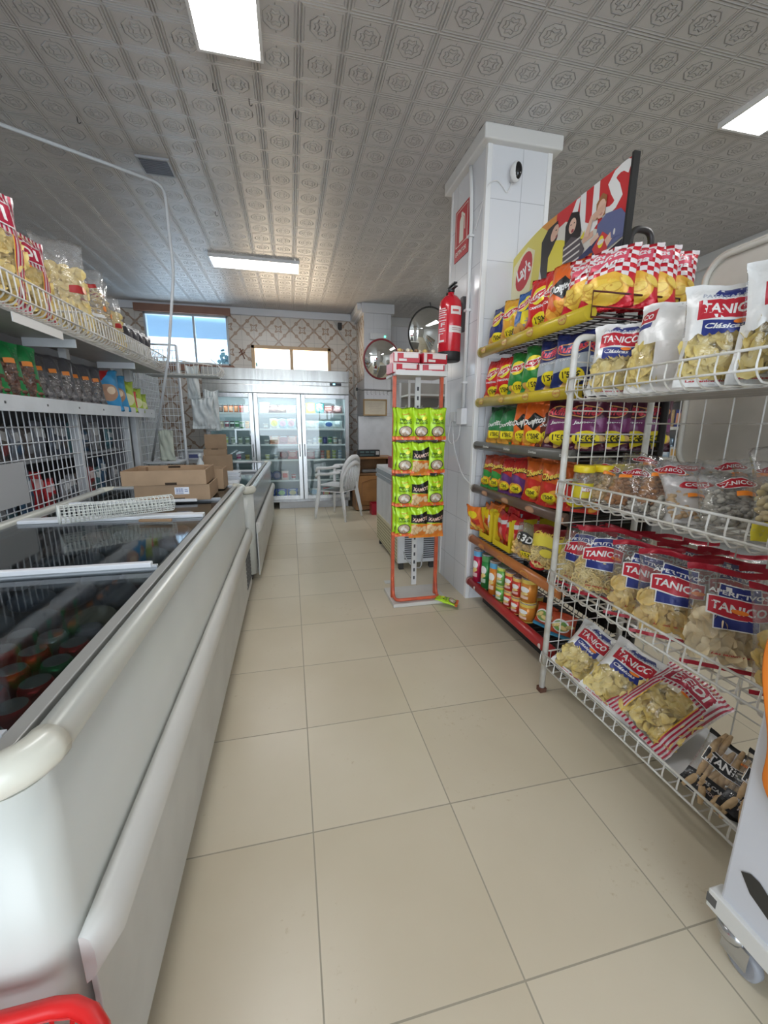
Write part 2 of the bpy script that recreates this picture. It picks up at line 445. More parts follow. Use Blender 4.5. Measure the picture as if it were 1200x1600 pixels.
DES['doritos_green'] = dict(name='crisp_bag', size=(.19, .235, .065), color=(.03, .22, .07), seed=8, art=[('poly', [(-.5, .82), (.5, .95), (.5, 1), (-.5, 1)], (.01, .07, .03))]+chips_print(.14, 6, 8, (.80, .40, .06))+[('text', 'Doritos', 0, .52, .82, .12, W1, .12, .25)], sticker=price(.05, .24, .95, 'rect'))
DES['doritos_brown'] = dict(name='crisp_bag', size=(.18, .235, .06), color=(.16, .03, .02), seed=9, art=chips_print(.2, 7, 9, (.7, .3, .06))+[('text', 'Doritos', 0, .55, .8, .11, W1, .08, .25)], sticker=price(.0, .28, .8))
def d_ruffles(c, band, seed, sub):
    return dict(name='crisp_bag', size=(.19, .25, .07), color=c, seed=seed, art=[('poly', [(-.5, .52), (.5, .60), (.5, .36), (-.5, .28)], band)]+chips_print(.1, 5, seed, (.82, .55, .2))+[('ell', 0, .70, .40, .115, (.70, .38, .12), .06), ('ell', 0, .70, .37, .095, mix(c, BLK, .2), .06), ('text', 'Ruffles', 0, .705, .74, .14, (.75, .05, .08), .06, .25), ('text', sub, .0, .50, .5, .06, W1, .04, .2)], sticker=price(.08, .22, 1.05))
DES['ruffles_blue'] = d_ruffles((.015, .03, .16), (.45, .5, .56), 10, 'Original')
DES['ruffles_purple'] = d_ruffles((.075, .008, .03), (.20, .03, .14), 11, 'Jamon')
def check(c):
    o = []
    for i in range(8):
        for j in range(8):
            if (i+j) % 2 == 0: o.append(('rect', -.5+i*.125, -.5+(i+1)*.125, .46+j*.0675, .46+(j+1)*.0675, c))
    return o
DES['santa'] = dict(name='crisp_bag', size=(.22, .255, .08), color=(.72, .02, .04), seed=12, art=check((.90, .82, .82))+[('ell', 0, .30, .42, .24, (.90, .50, .05)), ('ell', -.05, .27, .36, .19, (.93, .62, .08))]+chips_print(.27, 8, 12, (.93, .66, .12))+[('poly', [(-.34, .62), (.32, .68), (.34, .88), (-.30, .82)], (.78, .10, .16)), ('text', 'Santa', -.04, .80, .66, .10, W1, .1, .3), ('text', 'Ana', .04, .68, .46, .10, W1, .1, .3)])
def d_cheetos(c, c2, seed, word='Cheetos'):
    return dict(name='puff_bag', size=(.165, .215, .06), color=c, seed=seed, art=[('poly', [(-.5, 0), (.5, 0), (.5, .42), (-.5, .6)], c2)]+chips_print(.2, 8, seed, (.92, .45, .06))+[('text', word, -.01, .665, .84, .16, (.02, .01, .01), .1, .25), ('text', word, 0, .68, .80, .14, (.92, .66, .10), .1, .25), ('rect', -.5, .5, .93, 1, mix(c, BLK, .3))], sticker=price(-.1, .2, .8))
DES['cheetos_green'] = d_cheetos((.50, .06, .02), (.03, .28, .05), 13)
DES['cheetos_purple'] = d_cheetos((.60, .03, .03), (.12, .03, .18), 14)
DES['cheetos_red'] = d_cheetos((.72, .14, .02), (.62, .03, .02), 15)
DES['pelotazos'] = dict(name='puff_bag', size=(.16, .21, .055), color=(.62, .02, .03), seed=16, art=[('poly', [(-.5, .55), (.5, .68), (.5, .8), (-.5, .7)], (.62, .62, .64)), ('poly', [(-.2, 0), (.1, 0), (.3, .5), (.1, .55)], (.85, .3, .3))]+chips_print(.3, 3, 3, (.85, .2, .05)))
DES['fritos_or'] = dict(name='puff_bag', size=(.16, .22, .055), color=(.82, .20, .03), seed=17, art=[('ell', .0, .72, .3, .14, SUN), ('rect', -.45, -.2, .2, .6, W1), ('poly', [(-.1, .3), (.4, .35), (.35, .55), (-.1, .5)], (.6, .03, .02))]+chips_print(.16, 6, 17, (.9, .6, .1)))
DES['puffs3d'] = dict(name='puff_bag', size=(.19, .21, .075), color=(.2, .2, .2), clear=('shell', .6, (.75, .45, .08), (.88, .62, .2)), body=.12, seed=18, art=[('ell', 0, .62, .40, .15, (.03, .03, .03)), ('text', '3D', .08, .62, .42, .2, W1, 0, .2), ('text', 'G', -.27, .62, .18, .18, W1, 0, .2)], sticker=price(.15, .2, .8, 'rect'))
DES['stick_yellow'] = dict(name='puff_bag', size=(.19, .24, .065), color=(.2, .2, .2), clear=('wheel', .55, (.75, .55, .18), (.9, .75, .35)), seed=19, art=[('rect', -.5, .5, .80, 1, (.28, .02, .02)), ('poly', [(-.5, .80), (.5, .80), (.5, .6), (-.5, .5)], (.85, .72, .08)), ('text', 'Cheetos', 0, .82, .8, .12, (.92, .7, .1), .08, .25), ('ell', .1, .42, .2, .09, (.85, .72, .08)), ('ell', -.2, .1, .25, .1, RED)])
DES['small_mix'] = dict(name='snack_packet', size=(.13, .13, .045), color=(.55, .08, .03), seed=20, art=[('ell', -.05, .5, .36, .26, W1), ('ell', -.05, .5, .3, .2, (.2, .4, .1)), ('rect', -.5, .5, 0, .16, (.05, .3, .5))]+chips_print(.5, 4, 20, (.85, .7, .3)))

# large clear bags with a red / blue crest
STK = lambda x, z: [('ell', x, z, .085, .022, (.95, .25, .03))]
def aper(kind, seed, c1, c2, stk):
    return dict(name='snack_bag', size=(.24, .30, .085), clear=(kind, .52, c1, c2), seed=seed, color=W1, art=[('rect', -.5, .5, .935, 1, (.45, .01, .03)), ('rect', -.5, .5, .0, .04, (.45, .01, .03)),
        ('poly', [(-.23, .64), (.23, .64), (.23, .84), (-.18, .84)], W1), ('poly', [(-.22, .65), (.22, .65), (.22, .83), (-.17, .83)], NAVY), ('text', 'APERITIVOS', .0, .755, .62, .045, W1, 0, .1),
        ('poly', [(-.25, .40), (.2, .40), (.2, .56), (-.25, .56)], W1), ('poly', [(-.235, .41), (.19, .41), (.19, .55), (-.235, .55)], NAVY),
        ('poly', [(-.33, .53), (.0, .505), (.33, .53), (.33, .70), (.0, .725), (-.33, .70)], W1), ('poly', [(-.31, .54), (.0, .515), (.31, .54), (.31, .69), (.0, .715), (-.31, .69)], (.55, .015, .035)),
        ('text', 'TANICO', 0, .615, .56, .085, W1, 0, .1), ('text', 'Las tanico de siempre', .1, .16, .62, .028, (.6, .02, .04), .02, .2)], sticker=STK(*stk))
DES['aper_wheel'] = aper('wheel', 31, (.70, .50, .16), (.85, .72, .38), (.22, .58))
DES['aper_chip'] = aper('chip', 32, (.72, .48, .13), (.86, .66, .28), (.24, .60))
DES['aper_bread'] = aper('chip', 33, (.78, .62, .36), (.88, .76, .52), (.0, .60))
DES['aper_chip2'] = aper('chip', 34, (.75, .52, .12), (.88, .70, .3), (-.2, .80))
def cloud(n=7):
    pts = [(-.30+.6*i/40, .46-.035*abs(math.sin(PI*n*i/40/1.0*.5))-.04*math.cos(PI*(i/40-.5))) for i in range(41)]
    return pts
def classic(seed, lean_window=0):
    out = [(-.5, .46), (-.5, 1), (.5, 1), (.5, .46)]
    wave = [(.5-.95*i/30-.025, .44+.10*math.sin(PI*i/30)+.018*math.sin(i*1.3)) for i in range(31)]
    return dict(name='crisp_bag', size=(.235, .31, .095), clear=('chip', .56, (.74, .56, .16), (.88, .74, .34)), seed=seed, color=W1, art=[('poly', [(.5, .47)]+[(.5, 1), (-.5, 1)]+wave[::-1], W1), ('rect', -.5, .5, 0, .09, W1), ('poly', [(-.5, 0), (-.40, 0), (-.46, .3), (-.42, .5), (-.5, .5)], W1), ('poly', [(.5, 0), (.40, 0), (.46, .3), (.42, .5), (.5, .5)], W1),
        ('poly', [(-.20, .86), (.30, .86), (.22, .95), (-.12, .95)], NAVY), ('text', 'PATATAS FRITAS', .04, .862, .7, .04, (.5, .52, .6), 0, .1),
        ('poly', [(-.28, .62), (.26, .62)]+[(.26-.54*i/18, .50-.028*abs(math.sin(i*PI/3))) for i in range(19)], NAVY), ('text', 'Clásicas', -.04, .565, .42, .05, W1, 0, .3),
        ('poly', [(-.37, .61), (0, .64), (.37, .61), (.37, .82), (0, .85), (-.37, .82)], W1), ('poly', [(-.35, .62), (0, .65), (.35, .62), (.35, .81), (0, .84), (-.35, .81)], (.55, .015, .035)), ('text', 'TANICO', 0, .735, .62, .10, W1, 0, .1),
        ('text', 'Las tanico de siempre', 0, .055, .72, .03, (.6, .02, .04))], sticker=STK(.12, .60))
DES['classic'] = classic(41)
DES['classic2'] = classic(42)
DES['white_side'] = dict(name='crisp_bag', size=(.235, .31, .10), clear=('chip', .5, (.74, .56, .16), (.88, .74, .34)), region=(-.42, -.1, .1, .5), seed=43, color=W1, art=[('rect', -.5, .5, .5, 1, W1), ('rect', -.1, .5, 0, .5, (.82, .80, .79)), ('rect', -.5, -.1, 0, .1, W1), ('poly', [(-.46, .72), (-.2, .76), (-.2, .9), (-.46, .86)], (.55, .015, .035)), ('poly', [(-.46, .64), (-.24, .68), (-.24, .74), (-.46, .7)], NAVY), ('text', 'CO', -.34, .81, .16, .07, W1, .1), ('text', 'INGREDIENTES', .36, .4, .3, .03, (.3, .3, .3), 1.4)])
STR = (.48, .02, .06)
def stripes(x0, x1, z0, z1, n=12, c=STR):
    return [('rect', x0+(x1-x0)*(i+.1)/n, x0+(x1-x0)*(i+.55)/n, z0, z1, c) for i in range(n)]
DES['bedi'] = dict(name='crisp_bag', size=(.34, .50, .15), clear=('chip', .60, (.74, .54, .15), (.88, .72, .30)), seed=51, color=W1,
    art=[('rect', -.5, .5, .62, 1, (.88, .80, .80)), ('rect', -.5, -.28, .0, .62, (.88, .80, .80)), ('rect', .28, .5, .0, .62, (.88, .80, .80)), ('rect', -.28, .28, 0, .05, (.88, .8, .8))]+stripes(-.5, .5, .62, 1, 17)+stripes(-.5, -.28, 0, .62, 4)+stripes(.28, .5, 0, .62, 4)+stripes(-.28, .28, 0, .05, 9)
    +[('rect', -.285, -.27, .05, .62, (.85, .5, .05)), ('rect', .27, .285, .05, .62, (.85, .5, .05)), ('poly', [(-.36, .68), (0, .64), (.36, .68), (.36, .86), (0, .90), (-.36, .86)], W1), ('poly', [(-.34, .69), (0, .65), (.34, .69), (.34, .85), (0, .89), (-.34, .85)], STR), ('text', 'BEDI', 0, .77, .52, .12, W1), ('text', 'PATATAS FRITAS', 0, .94, .6, .035, (.8, .6, .1))], sticker=[('ell', .05, .60, .06, .014, (.95, .25, .03))])
def nut(kind, seed, c1, c2, clr, stk):
    return dict(name='nut_bag', cat='nut bag', size=(.19, .22, .06), clear=(kind, .6, c1, c2), seed=seed, color=W1, wr=1.6, art=[('ell', 0, .70, .27, .09, W1), ('ell', 0, .70, .25, .08, clr), ('text', 'TANICO', 0, .70, .40, .07, W1)], sticker=[('rect', stk[0]-.12, stk[0]+.12, stk[1]-.035, stk[1]+.035, (.95, .28, .03))])
DES['nut_almond'] = nut('nut', 61, (.20, .08, .03), (.42, .22, .10), (.50, .015, .03), (-.16, .58))
DES['nut_peanut'] = nut('nut', 62, (.48, .33, .17), (.62, .46, .28), (.50, .015, .03), (.1, .55))
DES['nut_seed'] = nut('nut', 63, (.12, .11, .09), (.55, .52, .45), (.50, .015, .03), (.1, .5))
DES['nut_coin'] = dict(nut('nut', 64, (.35, .22, .12), (.5, .35, .2), (.50, .015, .03), (-.05, .42)), body=.45)
DES['nut_coin']['art'] = [('ell', 0, .66, .26, .08, (.50, .015, .03)), ('text', 'COIN', 0, .66, .36, .07, W1)]
DES['nut_green'] = dict(nut('nut', 65, (.5, .4, .2), (.6, .5, .3), (.50, .015, .03), (.2, .50)), size=(.19, .26, .06))
DES['nut_green']['art'] = [('ell', 0, .88, .27, .06, (.50, .015, .03)), ('text', 'TANICO', 0, .88, .40, .05, W1), ('ell', .05, .50, .36, .24, (.50, .62, .05)), ('text', 'SALADAS', -.05, .50, .42, .05, (.1, .15, .03)), ('rect', -.5, .5, .0, .2, (.80, .68, .04))]
DES['bread'] = dict(name='breadstick_bag', cat='breadstick bag', size=(.24, .27, .07), clear=('bread', .9, (.50, .33, .17), (.66, .48, .28)), seed=71, color=BLK, art=[('rect', -.5, .5, 0, .30, BLK), ('rect', -.5, .5, .92, 1, BLK), ('poly', [(-.42, .50), (0, .46), (.42, .50), (.42, .72), (0, .68), (-.42, .72)], W1), ('poly', [(-.41, .51), (0, .47), (.41, .51), (.41, .71), (0, .67), (-.41, .71)], BLK), ('text', 'TANICO', 0, .60, .66, .12, W1), ('text', 'PICOS CAMPEROS', 0, .22, .7, .05, (.6, .6, .6)), ('text', 'ROSQUILLAS', 0, .12, .5, .04, (.6, .5, .5))], sticker=STK(.12, .8))
# stand bags
DES['seeds_green'] = dict(name='seed_packet', cat='seed packet', size=(.125, .20, .035), color=(.45, .75, .02), seed=81, art=[('rect', -.5, .5, 0, .12, (.80, .14, .03)), ('ell', 0, .27, .36, .17, (.02, .02, .02)), ('ell', 0, .27, .31, .15, (.55, .42, .3)), ('ell', -.08, .3, .13, .06, (.85, .8, .7), .5), ('ell', .1, .24, .13, .05, (.9, .85, .8), -.4), ('text', 'PIPAS', 0, .64, .6, .09, (.03, .10, .01)), ('text', 'GRANDES', 0, .54, .66, .07, (.03, .10, .01)), ('text', 'Cosecha', 0, .82, .4, .05, (.75, .35, .02), 0, .2), ('ell', .15, .68, .12, .06, (.95, .88, .05))])
DES['xamos'] = dict(name='snack_packet', cat='snack packet', size=(.135, .215, .04), color=(.45, .75, .02), seed=82, art=[('poly', [(-.5, .50), (.5, .46), (.5, .86), (.1, .80), (-.5, .74)], BLK), ('rect', -.5, .5, 0, .46, (.84, .25, .04))]+chips_print(.25, 12, 82, (.85, .62, .36))+[('text', "XAMO'S", 0, .62, .8, .12, (.90, .62, .5), .03, .15), ('rect', -.5, .5, 0, .06, (.86, .28, .03))])
# left gondola
DES['clear_gold'] = dict(name='crisp_bag', body=.14, size=(.24, .48, .09), clear=('chip', .72, (.78, .58, .20), (.90, .76, .38)), seed=91, color=W1, art=[('rect', .02, .3, .46, .53, (.5, .03, .03))], sticker=[('ell', .34, .5, .07, .03, (.95, .28, .03))])
DES['clear_pale'] = dict(DES['clear_gold'], clear=('stick', .78, (.62, .45, .18), (.85, .72, .42)), seed=92, art=[('rect', -.3, .2, .75, .80, (.5, .03, .03)), ('rect', -.3, .3, .38, .42, W1)])
DES['small_white'] = dict(name='snack_packet', size=(.18, .28, .05), color=(.72, .72, .72), seed=93, art=[('rect', -.5, .5, .62, .9, (.05, .05, .06)), ('rect', -.5, .5, 0, .2, (.55, .5, .42))])
def d_dark(c, c1, c2, seed, name='snack_packet'):
    return dict(name=name, size=(.20, .255, .055), clear=('nut', .62, c1, c2), seed=seed, color=c, body=.04, art=[('rect', -.5, .5, .7, 1, c), ('poly', [(-.5, 0), (-.3, 0), (-.34, .7), (-.5, .7)], c), ('poly', [(.5, 0), (.3, 0), (.34, .7), (.5, .7)], c)], sticker=[('rect', .1, .3, .62, .7, (.95, .3, .05))])
DES['green_nut'] = d_dark((.02, .26, .07), (.10, .03, .02), (.40, .20, .12), 94)
DES['grey_nut'] = dict(d_dark((.10, .10, .11), (.05, .04, .04), (.35, .33, .33), 95), body=.12)
DES['candy_blue'] = dict(name='sweet_packet', cat='sweet packet', size=(.17, .235, .045), color=(.05, .32, .62), seed=96, art=[('poly', [(-.5, 1), (-.5, .5), (.2, 1)], (.45, .02, .02)), ('ell', 0, .45, .34, .22, (.5, .3, .2)), ('ell', .1, .5, .15, .1, (.9, .7, .5))])
DES['candy_red'] = dict(name='sweet_packet', cat='sweet packet', size=(.15, .16, .045), color=(.75, .04, .03), seed=97, art=[('ell', 0, .5, .3, .25, W1), ('text', 'Go', 0, .5, .4, .25, (.7, .03, .03))])
DES['candy_lime'] = dict(name='sweet_packet', cat='sweet packet', size=(.16, .20, .045), color=(.50, .66, .08), seed=98, art=[('ell', .1, .4, .3, .2, (.85, .88, .5)), ('ell', -.1, .7, .25, .1, (.2, .45, .05))])

# ------------------------------------------------------------------ structure
def struct(name, bm, m, parent=None, smooth=False):
    o = link(name, bm, m, parent, smooth)
    if parent is None: o['kind'] = 'structure'
    return o
XL, XR, YF, YB = -3.2, 4.2, -2.4, 6.85
# floor: glossy cream tiles .4533 m
m, nt, b = newmat('floor_tiles'); (X, Y, Z), g = xyz(nt); S = .4533
u, v = (X-.0179)/S+50, (Y-1.9466)/S+50
fx, fy = u.fr()-.5, v.fr()-.5
gr = ((fx.ab()).mx(fy.ab())).gt(.4955)
cell = nt.nodes.new('ShaderNodeTexWhiteNoise'); cb = nt.nodes.new('ShaderNodeCombineXYZ'); nt.links.new(u.fl().s, cb.inputs[0]); nt.links.new(v.fl().s, cb.inputs[1]); nt.links.new(cb.outputs[0], cell.inputs['Vector'])
n1 = tex_noise(nt, 2.2, 6, g.outputs['Position']); n2 = tex_noise(nt, 38, 4, g.outputs['Position'], .7)
base = ramp(nt, N(nt, cell.outputs[0])*.3+N(nt, n1.outputs[0])*.7, [(.2, (.58, .50, .36)), (.8, (.69, .615, .475))])
dirt = ramp(nt, N(nt, n2.outputs[0])*.6+N(nt, n1.outputs[0])*.4, [(.60, (1, 1, 1)), (.70, (.80, .74, .62))])
mul = nt.nodes.new('ShaderNodeMix'); mul.data_type = 'RGBA'; mul.blend_type = 'MULTIPLY'; mul.inputs[0].default_value = 1
nt.links.new(base.outputs[0], mul.inputs[6]); nt.links.new(dirt.outputs[0], mul.inputs[7])
nt.links.new(mixc(nt, gr, mul.outputs[2], (.36, .32, .24)), b.inputs['Base Color'])
nt.links.new((gr*.5+.25+N(nt, n1.outputs[0])*.12).s, b.inputs['Roughness']); bump(nt, b, gr*-1, .5, .002); FLOOR = m
struct('floor', B((XL-.2, XR+.2, YF-.2, YB+.4, -.1, 0)), FLOOR)
# ceiling: pressed panels .1992 m
m, nt, b = newmat('pressed_ceiling'); (X, Y, Z), g = xyz(nt); S = .1992
fx, fy = ((X+.884)/S+60).fr()-.5, ((Y-2.477)/S+60).fr()-.5
d = fx.ab().mx(fy.ab()); r = (fx*fx+fy*fy).sq(); ang = fy.at2(fx)
octd = d.mx((fx.ab()+fy.ab())*.7071)
h = ridge(d, .465, .022)*.8+ridge(d, .40, .015)*.4+ridge(octd, .27, .016)*.9+ridge(r*((ang*8).cos()*.12+1), .17, .02)*.8+ridge(r*((ang*4).cos()*.3+1), .09, .02)*.8+ridge(fx.ab().mn(fy.ab()), 0, .012)*(octd.gt(.28))*(octd.lt(.34))*.8
n = tex_noise(nt, 1.1, 5, g.outputs['Position'])
cr = ramp(nt, n.outputs[0], [(.3, (.475, .455, .445)), (.7, (.575, .555, .545))])
nt.links.new(cr.outputs[0], b.inputs['Base Color']); b.inputs['Roughness'].default_value = .44; bump(nt, b, h, 1.0, .007); CEILM = m
struct('ceiling', B((XL-.2, XR+.2, YF-.2, YB+.4, CEIL, CEIL+.1)), CEILM)
# white wall tiles
def tilewall(name, tw, th, c=(.74, .75, .78)):
    m, nt, b = newmat(name); (X, Y, Z), g = xyz(nt)
    a = ((X+Y)/tw+60).fr()-.5; q = (Z/th+.32).fr()-.5
    gr = (a.ab()*tw).gt(tw/2-.0018).mx if False else None
    g1 = (a.ab()).gt(.5-.002/tw); g2 = (q.ab()).gt(.5-.002/th); gr = g1.mx(g2)
    nt.links.new(mixc(nt, gr, c, (.50, .51, .54)), b.inputs['Base Color']); b.inputs['Roughness'].default_value = .18; bump(nt, b, gr*-1, .4, .002); return m
WTILE = tilewall('white_wall_tiles', .21, .335)
PLASTER = worn((.66, .65, .63), .7)
# patterned azulejo wall
m, nt, b = newmat('patterned_wall_tiles'); (X, Y, Z), g = xyz(nt); T = .36
a, q = ((X+Y*.98+.06)/T+40).fr()-.5, (Z/T+.1).fr()-.5
dm = a.ab()+q.ab(); r = (a*a+q*q).sq(); an = q.at2(a)
lat = ridge(dm, .5, .06).mx(ridge(r*((an*4).cos()*.35+1), .10, .05)).mx(ridge((((a.ab()-.25)*(a.ab()-.25)+(q.ab()-.25)*(q.ab()-.25)).sq()), .055, .03))
lat = lat.mx(ridge(((a.ab()-.5)*(a.ab()-.5)+(q*q)).sq()*((q.at2(a.ab()-.5)*4).cos()*.3+1), .09, .03)*.8)
edge = (((X+Y*.98+.06)/(T/2)+40).fr()-.5).ab().mx(((Z/(T/2)+.2).fr()-.5).ab()).gt(.488)
n = tex_noise(nt, 60, 2, g.outputs['Position'])
c1 = ramp(nt, lat*.8+N(nt, n.outputs[0])*.2, [(.22, (.66, .61, .55)), (.42, (.48, .36, .27)), (.8, (.34, .24, .18))])
nt.links.new(mixc(nt, edge, c1.outputs[0], (.42, .38, .34)), b.inputs['Base Color']); b.inputs['Roughness'].default_value = .25; AZU = m

# back wall with two window openings
WA = (-1.98, -.84, 2.10, 2.80); WB = (-.53, .68, 1.95, 2.42)
bm = bmesh.new(); y0, y1 = YB, YB+.15
for x0, x1, z0, z1 in ((XL, WA[0], 0, CEIL), (WA[0], WA[1], 0, WA[2]), (WA[0], WA[1], WA[3], CEIL), (WA[1], WB[0], 0, CEIL), (WB[0], WB[1], 0, WB[2]), (WB[0], WB[1], WB[3], CEIL), (WB[1], 1.14, 0, CEIL)):
    box(bm, x0, x1, y0, y1, z0, z1)
struct('wall_back', bm, AZU)
struct('wall_back_right', B((1.14, XR+.2, YB, YB+.15, 0, CEIL)), WTILE)
struct('wall_left', B((XL-.15, XL, YF, YB+.15, 0, CEIL)), worn((.42, .42, .42), .6))
struct('wall_right', B((XR, XR+.15, YF, YB+.15, 0, CEIL)), tilewall('white_side_tiles', .3, .3, (.70, .70, .69)))
bm = B((XL, -2.0, YF-.15, YF, 0, CEIL), (2.0, XR, YF-.15, YF, 0, CEIL), (-2.0, 2.0, YF-.15, YF, 2.6, CEIL)); struct('wall_front', bm, PLASTER)
struct('trim_1', B((XL, 1.0, YB-.05, YB, 2.83, CEIL), (1.0, 1.1, 6.16, YB, 2.83, CEIL), bev=.006), plain((.70, .71, .74), .5))
struct('trim_2', B((XR-.06, XR, YF, YB, 2.80, CEIL), (1.55, XR, YB-.06, YB, 2.80, CEIL), bev=.006), plain((.68, .68, .67), .5))
# windows
def window(n, W, bars, wood, gl):
    x0, x1, z0, z1 = W; t = .05 if n == 2 else .028
    bm = B((x0, x1, YB-.02, YB+.06, z0, z0+t), (x0, x1, YB-.02, YB+.06, z1-t, z1), (x0, x0+t, YB-.02, YB+.06, z0, z1), (x1-t, x1, YB-.02, YB+.06, z0, z1), bev=.004)
    for bx in bars: box(bm, bx-t/2, bx+t/2, YB, YB+.05, z0, z1)
    o = struct('window_%d' % n, bm, wood)
    link('window_pane', B((x0, x1, YB+.02, YB+.026, z0, z1)), gl, o); return o
window(1, WA, [-1.32], worn((.55, .60, .64), .4), glass((.80, .90, .98), .06))
window(2, WB, [.07], worn((.60, .42, .25), .45), glass((.98, .98, .95), .02))
struct('trim_3', B((WA[0]-.1, WA[1]+.05, YB-.07, YB-.02, WA[3], WA[3]+.10), (WA[0]-.1, WA[1]+.05, YB-.06, YB-.02, WA[2]-.09, WA[2]), bev=.004), worn((.30, .15, .10), .5))
# what is outside the large window: a hazy awning, a tree and railings of a terrace
bm = bmesh.new()
box(bm, -2.6, -.5, 7.0, 9.0, 2.86, 2.92); o = tag(link('awning', bm, plain((.25, .42, .60), .6)), 'blue grey awning hanging outside the large left window', 'awning')
bm = bmesh.new(); rr = random.Random(4)
tube(bm, [(-1.05, 8.6, 0), (-1.02, 8.6, 1.2), (-1.0, 8.6, 2.3)], .04, 6)
t_ = empty('tree', 'small blue-green tree outside the large left window', 'tree', (-1.0, 8.6, 0)); o = link('trunk', bm, worn((.15, .10, .07)), t_, loc=(1.0, -8.6, 0))
bm = bmesh.new()
for i in range(80):
    blob(bm, (-1.0+rr.gauss(0, .12), 8.6+rr.gauss(0, .12), 2.45+rr.gauss(0, .08)), .05, .05, .02, Euler((rr.random()*3, rr.random()*3, 0)).to_matrix(), 5, 3)
link('foliage', bm, plain((.08, .20, .22), .7), t_, loc=(1.0, -8.6, 0))
tag(link('ground_outside', B((-8, 8, 7.0, 16, -.12, -.02)), worn((.45, .44, .42), .8)), 'pale paved ground outside the back windows', 'ground'); bpy.data.objects['ground_outside']['kind'] = 'structure'
bpy.data.objects['ground_outside'].name = 'outside_ground'  # paved ground slab beyond the back wall
tag(link('street_front', B((-8, 8, -10, YF-.2, -.12, -.02)), worn((.45, .44, .42), .8)), None, None, None, 'structure'); bpy.data.objects['street_front'].name = 'front_street'  # street ground slab before the shop front, unseen behind the camera

# pillar by the crisp display
PX0, PX1, PY0, PY1 = 1.2, 1.62, 2.56, 3.11
p = struct('wall_pillar', B((PX0, PX1, PY0, PY1, 0, CEIL)), WTILE)
link('corner_strip', B((PX0-.004, PX0+.028, PY0-.005, PY0+.028, 0, CEIL-.05), (PX0-.004, PX0+.028, PY1-.028, PY1+.005, 0, CEIL-.05), (PX1-.028, PX1+.004, PY0-.005, PY0+.028, 0, CEIL-.05), bev=.004), plain((.82, .82, .82), .35), p)
link('cornice', B((PX0-.045, PX1+.045, PY0-.045, PY1+.045, 2.85, CEIL), bev=.008), plain((.74, .73, .71), .5), p)
# second column far back with its own cornice
c2 = struct('wall_column', B((1.10, 1.50, 6.16, YB, 0, CEIL)), tilewall('column_tiles', .2, .3, (.66, .67, .70)))
link('cornice', B((1.06, 1.54, 6.12, YB, 2.80, CEIL), bev=.006), plain((.66, .67, .70), .5), c2)
link('patterned_side', B((1.094, 1.10, 6.17, YB, 1.9, 2.83)), AZU, c2)
link('white_panel', B((1.00, 1.52, 6.13, 6.158, .0, 1.36), bev=.003), worn((.66, .68, .71), .35), c2)

# ------------------------------------------------------------------ ceiling lights, vent, conduit
def ceiling_light(x0, x1, y0, y1, label):
    cx, cy_ = (x0+x1)/2, (y0+y1)/2; t = empty('ceiling_light', label, 'ceiling light', (cx, cy_, CEIL), group=None)
    a, c = (x1-x0)/2, (y1-y0)/2; f = .014; z0, z1 = -.03, -.001
    link('frame', B((-a, a, -c, -c+f, z0, z1), (-a, a, c-f, c, z0, z1), (-a, -a+f, -c+f, c-f, z0, z1), (a-f, a, -c+f, c-f, z0, z1)), plain((.75, .75, .75), .4), t)
    link('diffuser', B((-a+f, a-f, -c+f, c-f, z0+.004, z1)), plain((1, 1, 1), .5, 0, None, PANEL), t)
ceiling_light(-.34, -.05, 1.20, 2.38, 'bright rectangular ceiling light panel nearest the viewer, above the long chest freezer aisle')
ceiling_light(-.74, .17, 4.83, 5.14, 'bright ceiling light panel lying crosswise near the back of the shop')
ceiling_light(2.45, 2.75, 1.05, 2.23, 'bright ceiling light panel at the right, beyond the snack racks')
ceiling_light(2.45, 2.75, 4.4, 5.6, 'ceiling light panel behind the tiled pillar')
ceiling_light(-2.6, -2.3, 1.6, 2.8, 'ceiling light panel beyond the left snack shelving')
t = empty('ceiling_vent', 'square grey ceiling vent beside the bend of the white cable', 'vent', (-.80, 3.40, CEIL))
link('frame', B((-.10, .10, -.10, -.088, -.014, -.001), (-.10, .10, .088, .10, -.014, -.001), (-.10, -.088, -.088, .088, -.014, -.001), (.088, .10, -.088, .088, -.014, -.001)), plain((.35, .36, .38), .5), t)
link('backing', B((-.088, .088, -.088, .088, -.004, -.001)), plain((.12, .13, .15), .6), t)
link('slat', B(*[(-.088, .088, -.08+i*.02, -.075+i*.02, -.012, -.004) for i in range(9)]), plain((.20, .22, .26), .5), t)
bm = bmesh.new(); tube(bm, bend([(-1.75, 3.02, 2.905), (-.80, 3.56, 2.895), (-.80, 3.60, 2.35), (-.90, 3.62, 1.74), (-1.27, 4.19, .90)], .08, 6), .011, 8)
tag(link('cable_conduit', bm, plain((.62, .64, .66), .45)), 'pale grey cable running under the ceiling and dropping to the left shelving', 'cable')
for i, (hx, hy) in enumerate(((-.31, 2.60), (-.14, 2.66), (.10, 2.70), (-.52, 3.95), (-1.35, 2.75), (-1.1, 3.02))):
    bm = bmesh.new(); tube(bm, bend([(0, 0, 0), (0, 0, -.025), (.008, 0, -.035), (.016, 0, -.025)], .01, 3), .002, 5)
    o = link('ceiling_hook', bm, plain((.06, .06, .06), .4, .6), loc=(hx, hy, CEIL))
    tag(o, ['tiny dark hook in the ceiling, left of the three near the closest light panel', 'tiny dark hook in the ceiling, middle of the three near the closest light panel', 'tiny dark hook in the ceiling, right of the three near the closest light panel', 'tiny dark hook in the ceiling, left of the far light panel', 'tiny dark hook in the ceiling above the left edge of the grey cable', 'tiny dark hook in the ceiling midway along the grey cable'][i], 'hook', 'small ceiling hooks')

